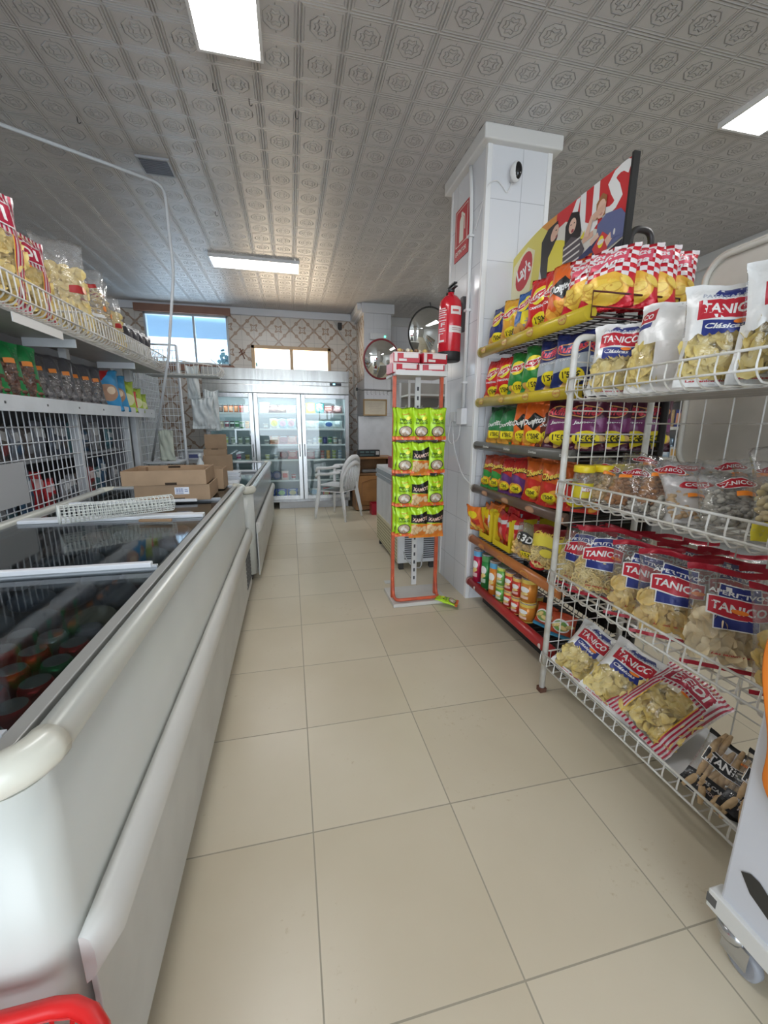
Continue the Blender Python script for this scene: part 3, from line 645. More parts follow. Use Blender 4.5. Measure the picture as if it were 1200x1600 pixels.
# ------------------------------------------------------------------ pillar fittings
bm = bmesh.new(); tube(bm, bend([(1.185, 2.77, 2.84), (1.185, 2.74, 2.7), (1.185, 2.72, 2.5), (1.185, 2.72, 1.36)], .05, 4), .013, 8)
cd = tag(link('conduit_pipe', bm, plain((.72, .72, .71), .45)), 'white vertical cable conduit on the aisle face of the tiled pillar', 'pipe')
link('clip', B(*[(1.166, 1.2, 2.70, 2.74, z, z+.014) for z in (2.42, 1.98, 1.52)]), plain((.7, .7, .7), .4), cd)
t = empty('junction_box', 'white junction box below the conduit on the pillar', 'junction box', (1.2, 2.72, 1.30))
link('box_body', B((-.045, -.001, -.045, .045, -.055, .055), bev=.005), plain((.78, .78, .80), .4), t)
t = empty('wall_socket', 'small white socket with plugged white cable beside the junction box on the pillar', 'socket', (1.2, 2.86, 1.30))
link('socket_body', B((-.035, -.001, -.04, .04, -.035, .035), bev=.005), plain((.78, .78, .78), .4), t)
bm = bmesh.new(); tube(bm, bend([(-.045, .0, -.02), (-.06, .01, -.16), (-.03, .02, -.2), (-.02, -.10, -.16), (-.012, -.12, .2)], .05, 5), .0035, 6); link('plug_cable', bm, plain((.8, .8, .8), .4), t)
bm = bmesh.new(); tube(bm, bend([(1.16, 2.84, 1.265), (1.16, 2.80, 1.08), (1.17, 2.66, .90), (1.19, 2.545, .84), (1.24, 2.545, .83)], .1, 6), .004, 6)
tag(link('power_cord', bm, plain((.72, .72, .72), .4)), 'thin white power cord curving from the pillar socket to the crisp display', 'cord')
# fire extinguisher sign
t = empty('fire_extinguisher_sign', 'red sign with white extinguisher symbol, high on the pillar', 'sign', (1.2, 2.90, 2.52))
link('plate', B((-.006, -.001, -.115, .115, -.155, .165)), plain((.55, .02, .03), .35), t)
artwork('symbol', [('rect', -.42, .42, .27, .96, (.80, .78, .70)), ('rect', -.39, .39, .285, .945, (.55, .02, .03)), ('poly', [(-.15, .32), (.15, .32), (.15, .74), (.08, .80), (-.08, .80), (-.15, .74)], (.85, .82, .72)), ('rect', -.05, .05, .8, .88, (.85, .82, .72)), ('poly', [(.05, .86), (.22, .78), (.26, .5), (.21, .5), (.18, .75), (.04, .82)], (.85, .82, .72)), ('text', 'EXTINTOR', 0, .14, .78, .09, (.85, .8, .75))],
        lambda x, z, o: (-.006-o, -x*.23, -.155+z*.32), t, grid=None)
# fire extinguisher
t = empty('fire_extinguisher', 'red fire extinguisher with black base hanging on the tiled pillar', 'fire extinguisher', (1.095, 2.80, 1.67))
bm = bmesh.new(); lathe(bm, [(.072, .05), (.078, .06), (.078, .34), (.070, .385), (.045, .415), (.022, .425), (.022, .44)], 28); link('cylinder', bm, plain((.60, .01, .025), .22, 0, None, 0, .5), t)
bm = bmesh.new(); lathe(bm, [(.070, 0), (.079, .008), (.079, .058), (.0785, .06)], 28); link('base', bm, plain((.015, .015, .015), .5), t)
bm = bmesh.new(); lathe(bm, [(.02, .44), (.024, .445), (.024, .47), (.012, .475)], 14); box(bm, -.012, .012, -.075, .02, .478, .486); box(bm, -.012, .012, -.085, .02, .455, .462); link('valve', bm, plain((.03, .03, .03), .4), t)
bm = bmesh.new(); tube(bm, bend([(.0, .02, .465), (0, .07, .46), (.02, .095, .36), (.05, .09, .12), (.05, .088, .06)], .05, 5), .010, 8); link('hose', bm, plain((.02, .02, .02), .5), t)
link('bracket', B((.078, .1045, -.02, .02, .2, .42)), plain((.1, .1, .1), .5), t)
LBL = [('rect', -.24, -.02, .13, .58, (.72, .06, .08)), ('rect', .05, .27, .55, .67, (.82, .75, .72)), ('rect', .03, .33, .28, .38, (.82, .78, .74))]
for i, zz in enumerate((.63, .60, .57, .535, .50, .455)): LBL.append(('rect', -.22, -.05+.02*(i % 2), zz, zz+.014, (.88, .80, .78)))
LBL += [('text', 'F', -.10, .40, .09, .06, W1), ('rect', -.2, -.06, .33, .345, W1), ('rect', -.2, -.04, .30, .312, W1), ('rect', -.2, -.08, .26, .272, W1), ('rect', -.2, -.06, .14, .17, W1), ('rect', -.2, -.16, .17, .28, W1), ('rect', .08, .28, .34, .352, (.5, .3, .3)), ('rect', .08, .28, .315, .325, (.5, .3, .3)), ('rect', .08, .2, .59, .62, (.6, .1, .1))]
artwork('printed_label', LBL, lambda x, z, o: ((.0785+o)*math.sin(x*4.6-.55), -(.0785+o)*math.cos(x*4.6-.55), .06+z*.42), t, grid=(24, 4))
# camera on the pillar
t = empty('security_camera', 'small white security camera with black oval face on the pillar front', 'camera', (1.36, 2.56, 2.70))
bm = bmesh.new(); blob(bm, (0, -.05, 0), .034, .03, .055, Matrix.Identity(3), 16, 10); link('housing', bm, plain((.80, .80, .80), .3), t)
bm = bmesh.new(); blob(bm, (.004, -.062, .0), .026, .024, .046, Matrix.Identity(3), 16, 10); link('face', bm, plain((.01, .01, .01), .12), t)
bm = bmesh.new(); tube(bm, [(0, -.001, -.03), (0, -.03, -.02)], .012, 8); tube(bm, bend([(-.01, -.03, -.05), (-.03, -.012, -.10), (-.06, -.01, -.06), (-.10, -.01, -.03), (-.157, -.01, -.06), (-.172, .10, -.26)], .03, 4), .0035, 6); link('mount_cable', bm, plain((.78, .78, .78), .4), t)

# ------------------------------------------------------------------ chest freezers
def rrect(x0, x1, y0, y1, r, n=6):
    o = []
    for cx, cy_, a0 in ((x1-r, y0+r, -PI/2), (x1-r, y1-r, 0), (x0+r, y1-r, PI/2), (x0+r, y0+r, PI)):
        for k in range(n+1): a = a0+PI/2*k/n; o.append((cx+r*math.cos(a), cy_+r*math.sin(a)))
    return o
def ring_wall(bm, pts, z0, z1, mi=0):
    A = [bm.verts.new((x, y, z0)) for x, y in pts]; C = [bm.verts.new((x, y, z1)) for x, y in pts]; n = len(pts)
    for i in range(n):
        f = bm.faces.new((A[i], A[(i+1) % n], C[(i+1) % n], C[i])); f.smooth = True; f.material_index = mi
    return A, C
def freezer(name_label, W, L, H, loc, rz, vents, lids, lidbars, rail_r=.027, open_z=.05):
    t = empty('chest_freezer', name_label, 'chest freezer', loc, rz)
    x0, x1, y0, y1 = -W, 0, 0, L
    cab_white = worn((.60, .61, .565), .30, 0, .04, 3)
    bm = bmesh.new(); zt = H-.06
    A, C = ring_wall(bm, rrect(x0, x1-.015, y0+.012, y1-.012, .055), .07, zt); bm.faces.new(A[::-1])
    inner = rrect(x0+.07, x1-.085, y0+.09, y1-.09, .03); I1, I0 = [], []
    D, E2 = ring_wall(bm, inner, .16, zt)
    n = len(C)
    for i in range(n): bm.faces.new((C[i], C[(i+1) % n], E2[(i+1) % n], E2[i]))
    bm.faces.new(D); link('cabinet', bm, cab_white, t)
    # front sheet
    bm = bmesh.new(); box(bm, -.0156, -.0140, .066, L-.066, .06, zt-.002); 
    if vents: bm.free()
    else: link('front_panel', bm, cab_white, t)
    # rounded rail
    bm = bmesh.new(); P = rrect(x0+.02, x1-.022, y0+.02, y1-.02, .06)
    tube(bm, [(x, y, H-.030) for x, y in P], rail_r, 12, closed=True); link('top_rail', bm, worn((.62, .63, .58), .28, .25, .05, 3), t)
    for (cx, cy_) in ((x1, y0), (x1, y1), (x0, y0), (x0, y1)):
        Q = [(x, y) for x, y in rrect(x0+.02, x1-.022, y0+.02, y1-.02, .06) if abs(x-cx) < .09 and abs(y-cy_) < .09]
        sx, sy_ = (-1 if cx == x1 else 1), (1 if cy_ == y0 else -1)
        Q = sorted(Q, key=lambda q: math.atan2(q[1]-(cy_+sy_*.085), q[0]-(cx+sx*.085)))
        bm = bmesh.new(); tube(bm, [(x, y, H-.030) for x, y in Q], rail_r+.003, 16); link('corner_cap', bm, plain((.68, .67, .58), .25), t)
    # inner frame
    z = H-.022; bm = B((x0+.055, x0+.085, y0+.06, y1-.06, z-.02, z), (x1-.085, x1-.058, y0+.06, y1-.06, z-.02, z+.004), (x0+.085, x1-.085, y0+.06, y0+.09, z-.02, z), (x0+.085, x1-.085, y1-.09, y1-.06, z-.02, z), bev=.002)
    link('inner_frame', bm, plain((.42, .42, .40), .4, .3), t)
    # bumper
    bm = bmesh.new()
    prof = [(-.006, .395), (.022, .405), (.034, .425), (.034, .455), (.026, .478), (.008, .487), (-.006, .487)]
    ks = [(.03, .45), (.075, 1), (L-.10, 1), (L-.03, .35)]; rings = []
    for y, s in ks: rings.append([bm.verts.new((-.006+(x+.006)*s, y, zz)) for x, zz in prof])
    for a, c in zip(rings, rings[1:]):
        for j in range(len(prof)): f = bm.faces.new((a[j], c[j], c[(j+1) % len(prof)], a[(j+1) % len(prof)])); f.smooth = True
    bm.faces.new(rings[0]); bm.faces.new(rings[-1][::-1])
    link('bumper', bm, worn((.62, .61, .57), .38, 0, .07, 3), t)
    link('lower_panel', B((-.006, .004, .04, L-.04, .055, .395), bev=.002), worn((.57, .57, .54), .4, 0, .08, 6), t)
    if vents:
        link('vent_grille', B(*[(.004, .007, L-.34+i*.02, L-.33+i*.02, .12+j*.028, .138+j*.028) for i in range(14) for j in range(8)]), plain((.10, .10, .10), .6), t)
    # lids
    for (a, c, dz) in lids:
        l = link('glass_lid', B((x0+.085, x1-.085, a, c, z-.006+dz, z+dz)), glass((.62, .65, .66), .0, .05), t)
        link('lid_edge', B((x0+.085, x1-.085, a, a+.012, z-.010+dz, z+.006+dz), (x0+.085, x1-.085, c-.012, c, z-.010+dz, z+.006+dz)), plain((.55, .57, .60), .4), l)
    for a, wd, xr in lidbars:
        link('lid_handle', B((x0+.09, xr, a, a+wd, z+.008, z+.024), bev=.003), plain((.78, .80, .83), .35), t)
    link('base', B((x0+.06, -.06, .06, L-.06, .012, .07)), plain((.03, .03, .03), .7), t)
    return t
F1 = (-.335, .515)
f1 = freezer('long pale chest freezer with glass lids along the left of the aisle, nearest the viewer', .93, 2.575, .82, (F1[0], F1[1], 0), 0, True,
    [(.09, .82, 0), (.80, 1.54, .008), (1.50, 2.02, 0), (2.0, 2.53, .008)], [(.795, .022, -.10), (1.50, .05, -.085), (1.545, .02, -.14), (1.93, .018, -.20)])
f2 = freezer('second chest freezer with silver front further along the aisle, in front of the glass-door cooler', .72, 2.35, .775, (-.285, 3.175, 0), -.012, False,
    [(.09, 1.2, 0), (1.18, 2.26, .008)], [(1.17, .03, -.09)])
for c in f2.children:
    if c.name.startswith('front_panel'): c.data.materials[0] = worn((.50, .51, .50), .22, .55, .05, 3)
    if c.name.startswith('top_rail'): c.data.materials[0] = worn((.60, .61, .62), .2, .5, .05, 3)
# cans, frozen packets inside the first freezer
def can_mesh(c1):
    bm = bmesh.new(); lathe(bm, [(.026, 0), (.033, .008), (.033, .105), (.027, .118)], 16, 0); o = link('can_body', bm, plain(c1, .25, .6)); return o
CT = {}
rr = random.Random(9); LABN = [('red', (.50, .02, .02)), ('silver', (.55, .56, .58)), ('dark', (.05, .05, .08)), ('green', (.03, .25, .08))]
k = 0
ORD = ['first', 'second', 'third', 'fourth', 'fifth', 'sixth', 'seventh', 'eighth', 'ninth', 'tenth', 'eleventh', 'twelfth', 'thirteenth', 'fourteenth', 'fifteenth', 'sixteenth', 'seventeenth', 'eighteenth']
for i in range(10):
    for j in range(7):
        x, y = -.46-i*.075, .63+j*.078+(i % 2)*.02
        nm, c = LABN[0 if (i < 5 and j < 6) and rr.random() < .8 else rr.choice([1, 2, 2, 3])]
        if nm not in CT:
            r = bpy.data.objects.new('drink_can', None); COL.objects.link(r); r.empty_display_size = .03; o = can_mesh(c); o.parent = r
            bm = bmesh.new(); lathe(bm, [(.0265, .1185), (.0255, .1150), (.008, .115)], 14, cap=True); link('can_lid', bm, plain((.60, .60, .62), .25, .9), r); CT[nm] = r; r['category'] = 'drink can'
            r.location = (x, y, .60); q = r
        else: q = dup(CT[nm], (x, y, .60))
        q['label'] = '%s can under the nearest glass lid, %s row from aisle, %s from near end' % (nm, ORD[i], ORD[j]); q['group'] = 'drink cans in the long freezer'
tag(link('freezer_shelf', B((-1.19, -.425, .615, 1.22, .585, .598)), plain((.2, .2, .2), .5)), 'dark rack holding the drink cans inside the long chest freezer', 'shelf')
k = 0
for i in range(5):
    for j in range(8):
        x, y = -.50-i*.14, 1.36+j*.215
        if y > 2.95: continue
        bm = bmesh.new(); blob(bm, (0, 0, .035), .062, .10, .035, Matrix.Identity(3), 12, 8)
        cc = rr.choice([(.25, .27, .30), (.15, .2, .25), (.35, .12, .08), (.3, .3, .22), (.1, .14, .2)])
        o = link('frozen_packet', bm, foil(cc, .35), loc=(x, y, .59)); o.rotation_euler = (rr.uniform(-.2, .2), rr.uniform(-.2, .2), rr.uniform(-.4, .4))
        tag(o, 'frozen packet in the long freezer, %s row from aisle, %s beyond the cans' % (ORD[i], ORD[j]), 'frozen packet', 'frozen packets in the long freezer')
tag(link('freezer_divider', B((-1.19, -.425, 1.24, 2.98, .57, .588)), plain((.25, .26, .28), .5)), 'grey tray under the frozen packets inside the long chest freezer', 'tray')

# ------------------------------------------------------------------ things on the freezers
KRAFT = worn((.40, .27, .165), .75, 0, .10, 12); KRAFT_IN = worn((.34, .22, .13), .8, 0, .10, 12)
def carton(name, label, cat, loc, rz, w, d, h, t=.006, sticker=False, slots=True, lid=False, group=None):
    e = empty(name, label, cat, loc, rz, group)
    bm = B((-w/2, w/2, -d/2, -d/2+t, 0, h), (-w/2, w/2, d/2-t, d/2, 0, h), (-w/2, -w/2+t, -d/2+t, d/2-t, 0, h*1.0), (w/2-t, w/2, -d/2+t, d/2-t, 0, h), (-w/2+t, w/2-t, -d/2+t, d/2-t, 0, t))
    link('carton_walls', bm, KRAFT, e)
    bm = B((-w/2+t, -w/2+.05, -d/2+t, -d/2+.05, t, h*.92), (w/2-.05, w/2-t, -d/2+t, -d/2+.05, t, h*.92), (w/2-.05, w/2-t, d/2-.05, d/2-t, t, h*.92), (-w/2+t, -w/2+.05, d/2-.05, d/2-t, t, h*.92))
    link('corner_fold', bm, KRAFT_IN, e)
    if slots: link('hand_slot', B((.00, .06, -d/2-.001, -d/2+.0005, 0.0, .014), (-.05, .02, d/2-t-.001, d/2-t+.0005, h-.016, h-.004)), plain((.04, .025, .015), .9), e)
    if sticker:
        s = link('shipping_sticker', B((.01, .085, -d/2-.0015, -d/2, .035, .075)), plain((.82, .84, .90), .4), e)
        bm = B(*[(.016+i*.0042, .016+i*.0042+[.0012, .0024, .0018][i % 3], -d/2-.002, -d/2-.0012, .046, .070) for i in range(10)], (.062, .080, -d/2-.002, -d/2-.0012, .050, .054), (.062, .078, -d/2-.002, -d/2-.0012, .060, .063), (.016, .056, -d/2-.002, -d/2-.0012, .039, .042)); link('barcode', bm, plain((.12, .16, .35), .5), s)
    return e
carton('cardboard_tray', 'lower brown cardboard tray with a white barcode sticker on the long freezer', 'cardboard box', (-.665, 2.62, .812), .02, .39, .30, .088, sticker=True)
carton('cardboard_tray', 'upper open brown cardboard tray stacked askew on the barcode one', 'cardboard box', (-.70, 2.62, .902), .03, .43, .32, .082)
carton('cardboard_box', 'brown cardboard box just behind the stacked trays on the long freezer', 'cardboard box', (-.60, 2.96, .812), .0, .30, .20, .135)
e = carton('cardboard_box', 'tall brown box with open flap near the cooler, on the second freezer', 'cardboard box', (-.78, 4.62, .79), .1, .22, .22, .19)
link('flap', B((-.11, .11, .10, .106, .19, .34)), KRAFT, e)
# roll of white plastic netting
e = empty('netting_roll', 'loose roll of white plastic mesh lying across the freezer lids', 'netting', (-.76, 2.0, .868), math.radians(30))
bm = bmesh.new(); L2 = .215; R1 = .038
for i in range(18):
    a = 2*PI*i/18; rr_ = R1*(1+.03*math.sin(a*3)); tube(bm, [(-L2, rr_*math.cos(a), rr_*math.sin(a)), (L2, rr_*1.15*math.cos(a), rr_*1.0*math.sin(a))], .0013, 4)
for i in range(28):
    x = -L2+2*L2*i/27; q = 1+.15*i/27; tube(bm, [(x, R1*q*math.cos(2*PI*j/20), R1*math.sin(2*PI*j/20)) for j in range(20)], .0015, 4, closed=True)
link('outer_mesh', bm, plain((.72, .74, .70), .5), e)
bm = bmesh.new()
for i in range(28):
    x = -L2+2*L2*i/27; tube(bm, [(x, (.012+.018*j/14)*math.cos(.9*j), (.012+.018*j/14)*math.sin(.9*j)) for j in range(15)], .0013, 3)
link('inner_turns', bm, plain((.68, .70, .66), .5), e)
bm = bmesh.new(); tube(bm, [(-L2-.004, R1*math.cos(2*PI*j/20), R1*math.sin(2*PI*j/20)) for j in range(20)], .004, 6, closed=True); link('rolled_edge', bm, plain((.74, .76, .72), .5), e)
o = link('wooden_scraper', B((-.07, .07, -.008, .008, 0, .012), bev=.003), worn((.35, .22, .12), .6), loc=(-.60, 1.93, .813)); o.rotation_euler = (0, 0, -.15); tag(o, 'short brown wooden stick beside the netting roll on the freezer', 'stick')
# white label rails stack on second freezer
for i in range(7):
    o = link('label_rail', B((-.11, .11, -.05, .05, 0, .010), bev=.002), plain((.72, .76, .82), .3), loc=(-.52+.004*(i % 3), 3.42, .79+i*.0115)); o.rotation_euler = (0, 0, .04*(i % 3-1))
    tag(o, 'white plastic rail, %s from the bottom of the stack on the second freezer' % ORD[i], 'plastic rail', 'white plastic rails stacked on the second freezer')
o = link('plastic_tray', B((-.12, .12, -.06, .06, 0, .02), bev=.004), plain((.74, .77, .80), .3), loc=(-.52, 3.26, .79)); tag(o, 'flat white plastic tray at the near end of the second freezer', 'tray')
# red shopping baskets bottom left
e = empty('shopping_basket', 'red plastic shopping basket at the near end of the long freezer', 'shopping basket', (-.425, .35, .0), .0)
bm = bmesh.new(); HB = .47
def brect(s, r): return rrect(-.17*s, .17*s, -.13*s, .13*s, r, 5)
tube(bm, [(x, y, HB) for x, y in brect(1, .09)], .011, 8, closed=True); link('rim', bm, plain((.75, .02, .02), .35), e)
bm = bmesh.new(); Pt = rrect(-.165, .165, -.125, .125, .085, 5); Pb = rrect(-.135, .135, -.10, .10, .07, 5)
for j in range(13):
    t_ = j/12; tube(bm, [(a[0]*(1-t_)+c[0]*t_, a[1]*(1-t_)+c[1]*t_, HB-.01-t_*.24) for a, c in zip(Pt, Pb)], .0035, 4, closed=True)
for i in range(0, len(Pt)):
    a, c, a2, c2 = Pt[i], Pb[i], Pt[(i+1) % len(Pt)], Pb[(i+1) % len(Pb)]
    for s in (0, .34, .67):
        if s and math.dist(a, a2) < .05: continue
        n_ = 1 if math.dist(a, a2) < .05 else 3
        tube(bm, [((a[0]*(1-s)+a2[0]*s), (a[1]*(1-s)+a2[1]*s), HB-.01), ((c[0]*(1-s)+c2[0]*s), (c[1]*(1-s)+c2[1]*s), HB-.25)], .003, 4)
link('lattice_sides', bm, plain((.62, .015, .015), .4), e)
bm = bmesh.new(); A, C = ring_wall(bm, Pb, .205, .222); bm.faces.new(A[::-1]); bm.faces.new(C); link('bottom', bm, plain((.55, .015, .015), .4), e)
e['label'] = 'red plastic shopping basket, top one at the near end of the long freezer'
for i, zz in enumerate((-.07, -.14, -.21)): dup(e, (-.425, .35, zz+.003), label='red plastic shopping basket, %s from the top of the small stack by the long freezer' % ['second', 'third', 'lowest'][i])

# ------------------------------------------------------------------ glass-door cooler
def steel(c=(.46, .46, .46), rough=.28):
    k = ('steel', c, rough)
    if k in MATS: return MATS[k]
    m, nt, b = newmat('brushed_steel_%d' % len(MATS)); b.inputs['Metallic'].default_value = .85; b.inputs['Roughness'].default_value = rough
    tc = nt.nodes.new('ShaderNodeTexCoord'); mp = nt.nodes.new('ShaderNodeMapping'); mp.inputs['Scale'].default_value = (9, 9, .6); nt.links.new(tc.outputs['Object'], mp.inputs[0])
    n = tex_noise(nt, 3, 4, mp.outputs[0]); r = ramp(nt, n.outputs[0], [(.3, mix(c, BLK, .22)), (.7, c)]); nt.links.new(r.outputs[0], b.inputs['Base Color']); MATS[k] = m; return m
CX0, CX1, CYF, CYB, CH = -1.13, .855, 6.06, 6.78, 1.985
cl = empty('display_cooler', 'stainless steel three-door glass cooler against the back wall', 'cooler', (0, CYF, 0))
yb = CYB-CYF
bm = B((CX0, CX0+.04, .02, yb, .10, CH), (CX1-.04, CX1, .02, yb, .10, CH), (CX0+.04, CX1-.04, yb-.04, yb, .10, CH), (CX0+.04, CX1-.04, .05, yb-.04, .10, .15), bev=.003)
link('cabinet_shell', bm, steel((.40, .41, .42)), cl)
link('inner_lining', B((CX0+.041, CX0+.045, .06, yb-.05, .151, 1.66), (CX1-.045, CX1-.041, .06, yb-.05, .151, 1.66), (CX0+.045, CX1-.045, yb-.048, yb-.042, .151, 1.66), (CX0+.045, CX1-.045, .06, yb-.05, 1.655, 1.66)), plain((.48, .52, .54), .35), cl)
link('hood', B((CX0, CX1, -.0, .06, 1.665, 1.775), (CX0, CX1, .015, .06, 1.775, 1.83), (CX0, CX1, -.0, .06, 1.83, CH), (CX0+.04, CX1-.04, .06, yb-.04, 1.665, CH-.01), bev=.004), steel((.50, .50, .48), .22), cl)
th = link('thermostat', B((.58, .745, .005, .014, 1.782, 1.822), bev=.003), plain((.02, .02, .025), .3), cl)
link('temperature_display', B((.625, .655, .002, .0049, 1.792, 1.812)), plain((.25, .7, .95), .4, 0, None, 2.5), th)
link('kickplate', B((-.20, CX1-.02, .08, .09, .0, .10)), worn((.66, .68, .72), .3), cl)
link('foot', B((-.32, -.29, .1, .13, 0, .10)), plain((.1, .1, .1), .5), cl); link('foot', B((CX0+.05, CX0+.09, .1, .13, 0, .10)), plain((.1, .1, .1), .5), cl); link('foot', B((CX1-.09, CX1-.05, .5, .54, 0, .10)), plain((.1, .1, .1), .5), cl)
DX = [(-1.125, -.490), (-.480, .158), (.168, .85)]
for i, (a, c) in enumerate(DX):
    f = .055; d = link('door', B((a, a+f, -.002, .045, .15, 1.655), (c-f, c, -.002, .045, .15, 1.655), (a+f, c-f, -.002, .045, .15, .15+f), (a+f, c-f, -.002, .045, 1.655-f, 1.655), bev=.003), steel((.58, .59, .60), .25), cl)
    link('door_glass', B((a+f, c-f, .02, .024, .15+f, 1.655-f)), glass((.93, .97, .97), .02), d)
    hx = (c-.03) if i < 2 else (a+.03)
    link('handle', B((hx-.007, hx+.007, -.006, -.002, .78, .96), bev=.002), plain((.12, .12, .13), .4), d)
    link('gasket', B((a+f-.004, a+f, .024, .05, .2, 1.6), (c-f, c-f+.004, .024, .05, .2, 1.6)), plain((.05, .05, .05), .7), d)
SHZ = [1.40, 1.18, .955, .735, .43, .165]
for i, (a, c) in enumerate(DX):
    for z in SHZ[:-1]:
        s = link('shelf', B((a+.04, c-.04, .10, .56, z-.016, z-.008)), glass((.75, .85, .86), .05), cl)
        link('price_strip', B((a+.04, c-.04, .088, .10, z-.024, z)), plain((.80, .84, .84), .4), s)
link('interior_light', B(*[(a+.08, c-.08, .07, .09, 1.62, 1.64) for a, c in DX]), plain((.85, .97, 1), .5, 0, None, 5), cl)
for a, c in DX:
    l = bpy.data.lights.new('cooler_tube', 'AREA'); l.shape = 'RECTANGLE'; l.size = .5; l.size_y = .04; l.energy = 2.0; l.color = (.82, .96, 1)
    o = bpy.data.objects.new('cooler_tube', l); o.location = ((a+c)/2, .085+CYF, 1.61); o.rotation_euler = (.5, 0, 0); COL.objects.link(o)
# groceries behind the glass
def tubtub(name, r, h, c, c2, lid=None):
    root = bpy.data.objects.new(name, None); COL.objects.link(root); root.empty_display_size = .02
    bm = bmesh.new(); lathe(bm, [(r*.85, 0), (r*.9, .003), (r, h*.86)], 14); lathe(bm, [(r*.93, h*.25), (r*1.0, h*.7)], 14, 1, cap=False); link('pot', bm, [plain(c, .4), plain(c2, .4)], root)
    bm = bmesh.new(); lathe(bm, [(r*1.05, h*.86), (r*1.05, h), (r*.98, h*1.01)], 14); link('lid', bm, plain(lid or c2, .4), root); return root
def carton_box(name, w, d, h, c, c2):
    root = bpy.data.objects.new(name, None); COL.objects.link(root); root.empty_display_size = .02
    link('box_body', B((-w/2, w/2, -d/2, d/2, 0, h), bev=.002), plain(c, .4), root)
    link('printed_panel', B((-w*.36, w*.36, -d/2-.0012, -d/2, h*.25, h*.75)), plain(c2, .4), root); return root
def pack(name, w, h, c, c2, t=.035):
    root = bpy.data.objects.new(name, None); COL.objects.link(root); root.empty_display_size = .02
    f = pillow(w, h, t, int(w*1000+h*77)); link('wrapper', pillow_mesh(f), foil(c, .3), root)
    artwork('printed_artwork', [('ell', 0, .48, .34, .27, c2), ('rect', -.3, .3, .8, .88, W1)], lambda x, z, o: f(x, z, o), root, grid=(GX, GZ)); return root
GP = {}
def grocery(key, mk, loc, label, cat, group, lean=0, rz=0, scale=1):
    if key not in GP: r = GP[key] = mk(); r.location = loc; r.rotation_euler = (lean, 0, rz); r['label'] = label; r['group'] = group; r.scale = (scale,)*3
    else: r = dup(GP[key], loc, rz, lean, label, group, scale)
    r['category'] = cat; return r
P = lambda *c: c
DNAME = ['left', 'middle', 'right']; SNAME = ['top', 'second', 'third', 'fourth', 'fifth', 'bottom']
def row(di, si, specs, dy=.20, group='groceries in the glass-door cooler'):
    a, c = DX[di]; n = len(specs); a += .075; c -= .075
    for k, (kind, c1, c2, nm) in enumerate(specs):
        x = a+(c-a)*(k+.5)/n; z = SHZ[si]+(-.007 if si < 5 else -.014); y = CYF+dy; wd = (c-a)/n
        lab = '%s, %s shelf, %s cooler door, %s from left' % (nm, SNAME[si], DNAME[di], ORD[k])
        if kind == 'jar': grocery(('jar', c1, c2), lambda: tubtub('jar', .030, .115, c1, c2, (.10, .10, .10)), (x, y, z), lab, 'jar', group)
        elif kind == 'tub': grocery(('tub', c1, c2), lambda: tubtub('tub', .032, .075, c1, c2), (x, y, z), lab, 'tub', group)
        elif kind == 'tall': grocery(('tall', c1, c2), lambda: tubtub('tub', .030, .105, c1, c2), (x, y, z), lab, 'tub', group)
        elif kind == 'box': grocery(('box', c1, c2), lambda: carton_box('food_carton', .10, .08, .13, c1, c2), (x, y, z), lab, 'carton', group)
        elif kind == 'stack':
            for q in range(3): grocery(('st', c1, c2), lambda: tubtub('tub', .030, .042, c1, c2), (x, y, z+q*.043), ('lowest ', 'middle ', 'topmost ')[q]+lab, 'tub', group)
        elif kind == 'round': grocery(('round', c1, c2), lambda: carton_round(c1, c2), (x, y, z), lab, 'cheese', group)
        elif kind == 'pack': grocery(('pack', c1, c2), lambda: pack('food_packet', .145, .165, c1, c2), (x, y, z), lab, 'food packet', group, lean=-.3)
        elif kind == 'packs': grocery(('packs', c1, c2), lambda: pack('food_packet', .16, .135, c1, c2, .045), (x, y, z), lab, 'food packet', group, lean=-.35)
def carton_round(c1, c2):
    root = bpy.data.objects.new('round_cheese', None); COL.objects.link(root); root.empty_display_size = .02
    bm = bmesh.new(); lathe(bm, [(.062, -.025), (.066, -.02), (.066, .02), (.062, .025)], 22)
    bmesh.ops.rotate(bm, verts=bm.verts, cent=(0, 0, 0), matrix=Matrix.Rotation(PI/2, 3, 'X')); bmesh.ops.translate(bm, verts=bm.verts, vec=(0, 0, .067)); link('wheel', bm, plain(c1, .35), root)
    bm = bmesh.new(); lathe(bm, [(.04, 0), (.04, .002)], 20)
    bmesh.ops.rotate(bm, verts=bm.verts, cent=(0, 0, 0), matrix=Matrix.Rotation(PI/2, 3, 'X')); bmesh.ops.translate(bm, verts=bm.verts, vec=(0, -.025, .067)); link('printed_panel', bm, plain(c2, .4), root); return root
wt, dk, brn, orr, grn = (.78, .78, .74), (.06, .05, .05), (.28, .10, .05), (.78, .32, .05), (.10, .30, .12)
row(0, 0, [('jar', dk, (.15, .1, .08), 'dark jar'), ('jar', dk, (.15, .1, .08), 'dark jar'), ('jar', brn, (.45, .2, .1), 'brown jar'), ('jar', brn, (.5, .3, .2), 'brown jar with pale label'), ('jar', brn, (.45, .2, .1), 'brown jar'), ('jar', (.4, .05, .05), (.3, .1, .05), 'dark red jar'), ('jar', wt, (.7, .6, .4), 'pale jar')])
row(0, 1, [('tall', wt, (.3, .3, .35), 'white pot'), ('tall', (.7, .6, .5), (.5, .4, .3), 'beige pot'), ('tall', wt, (.4, .15, .2), 'white pot with dark red band'), ('tall', wt, (.1, .1, .1), 'white pot with black band'), ('tall', wt, grn, 'white pot with green band'), ('tall', grn, wt, 'green pot'), ('tall', orr, (.8, .5, .2), 'orange pot')])
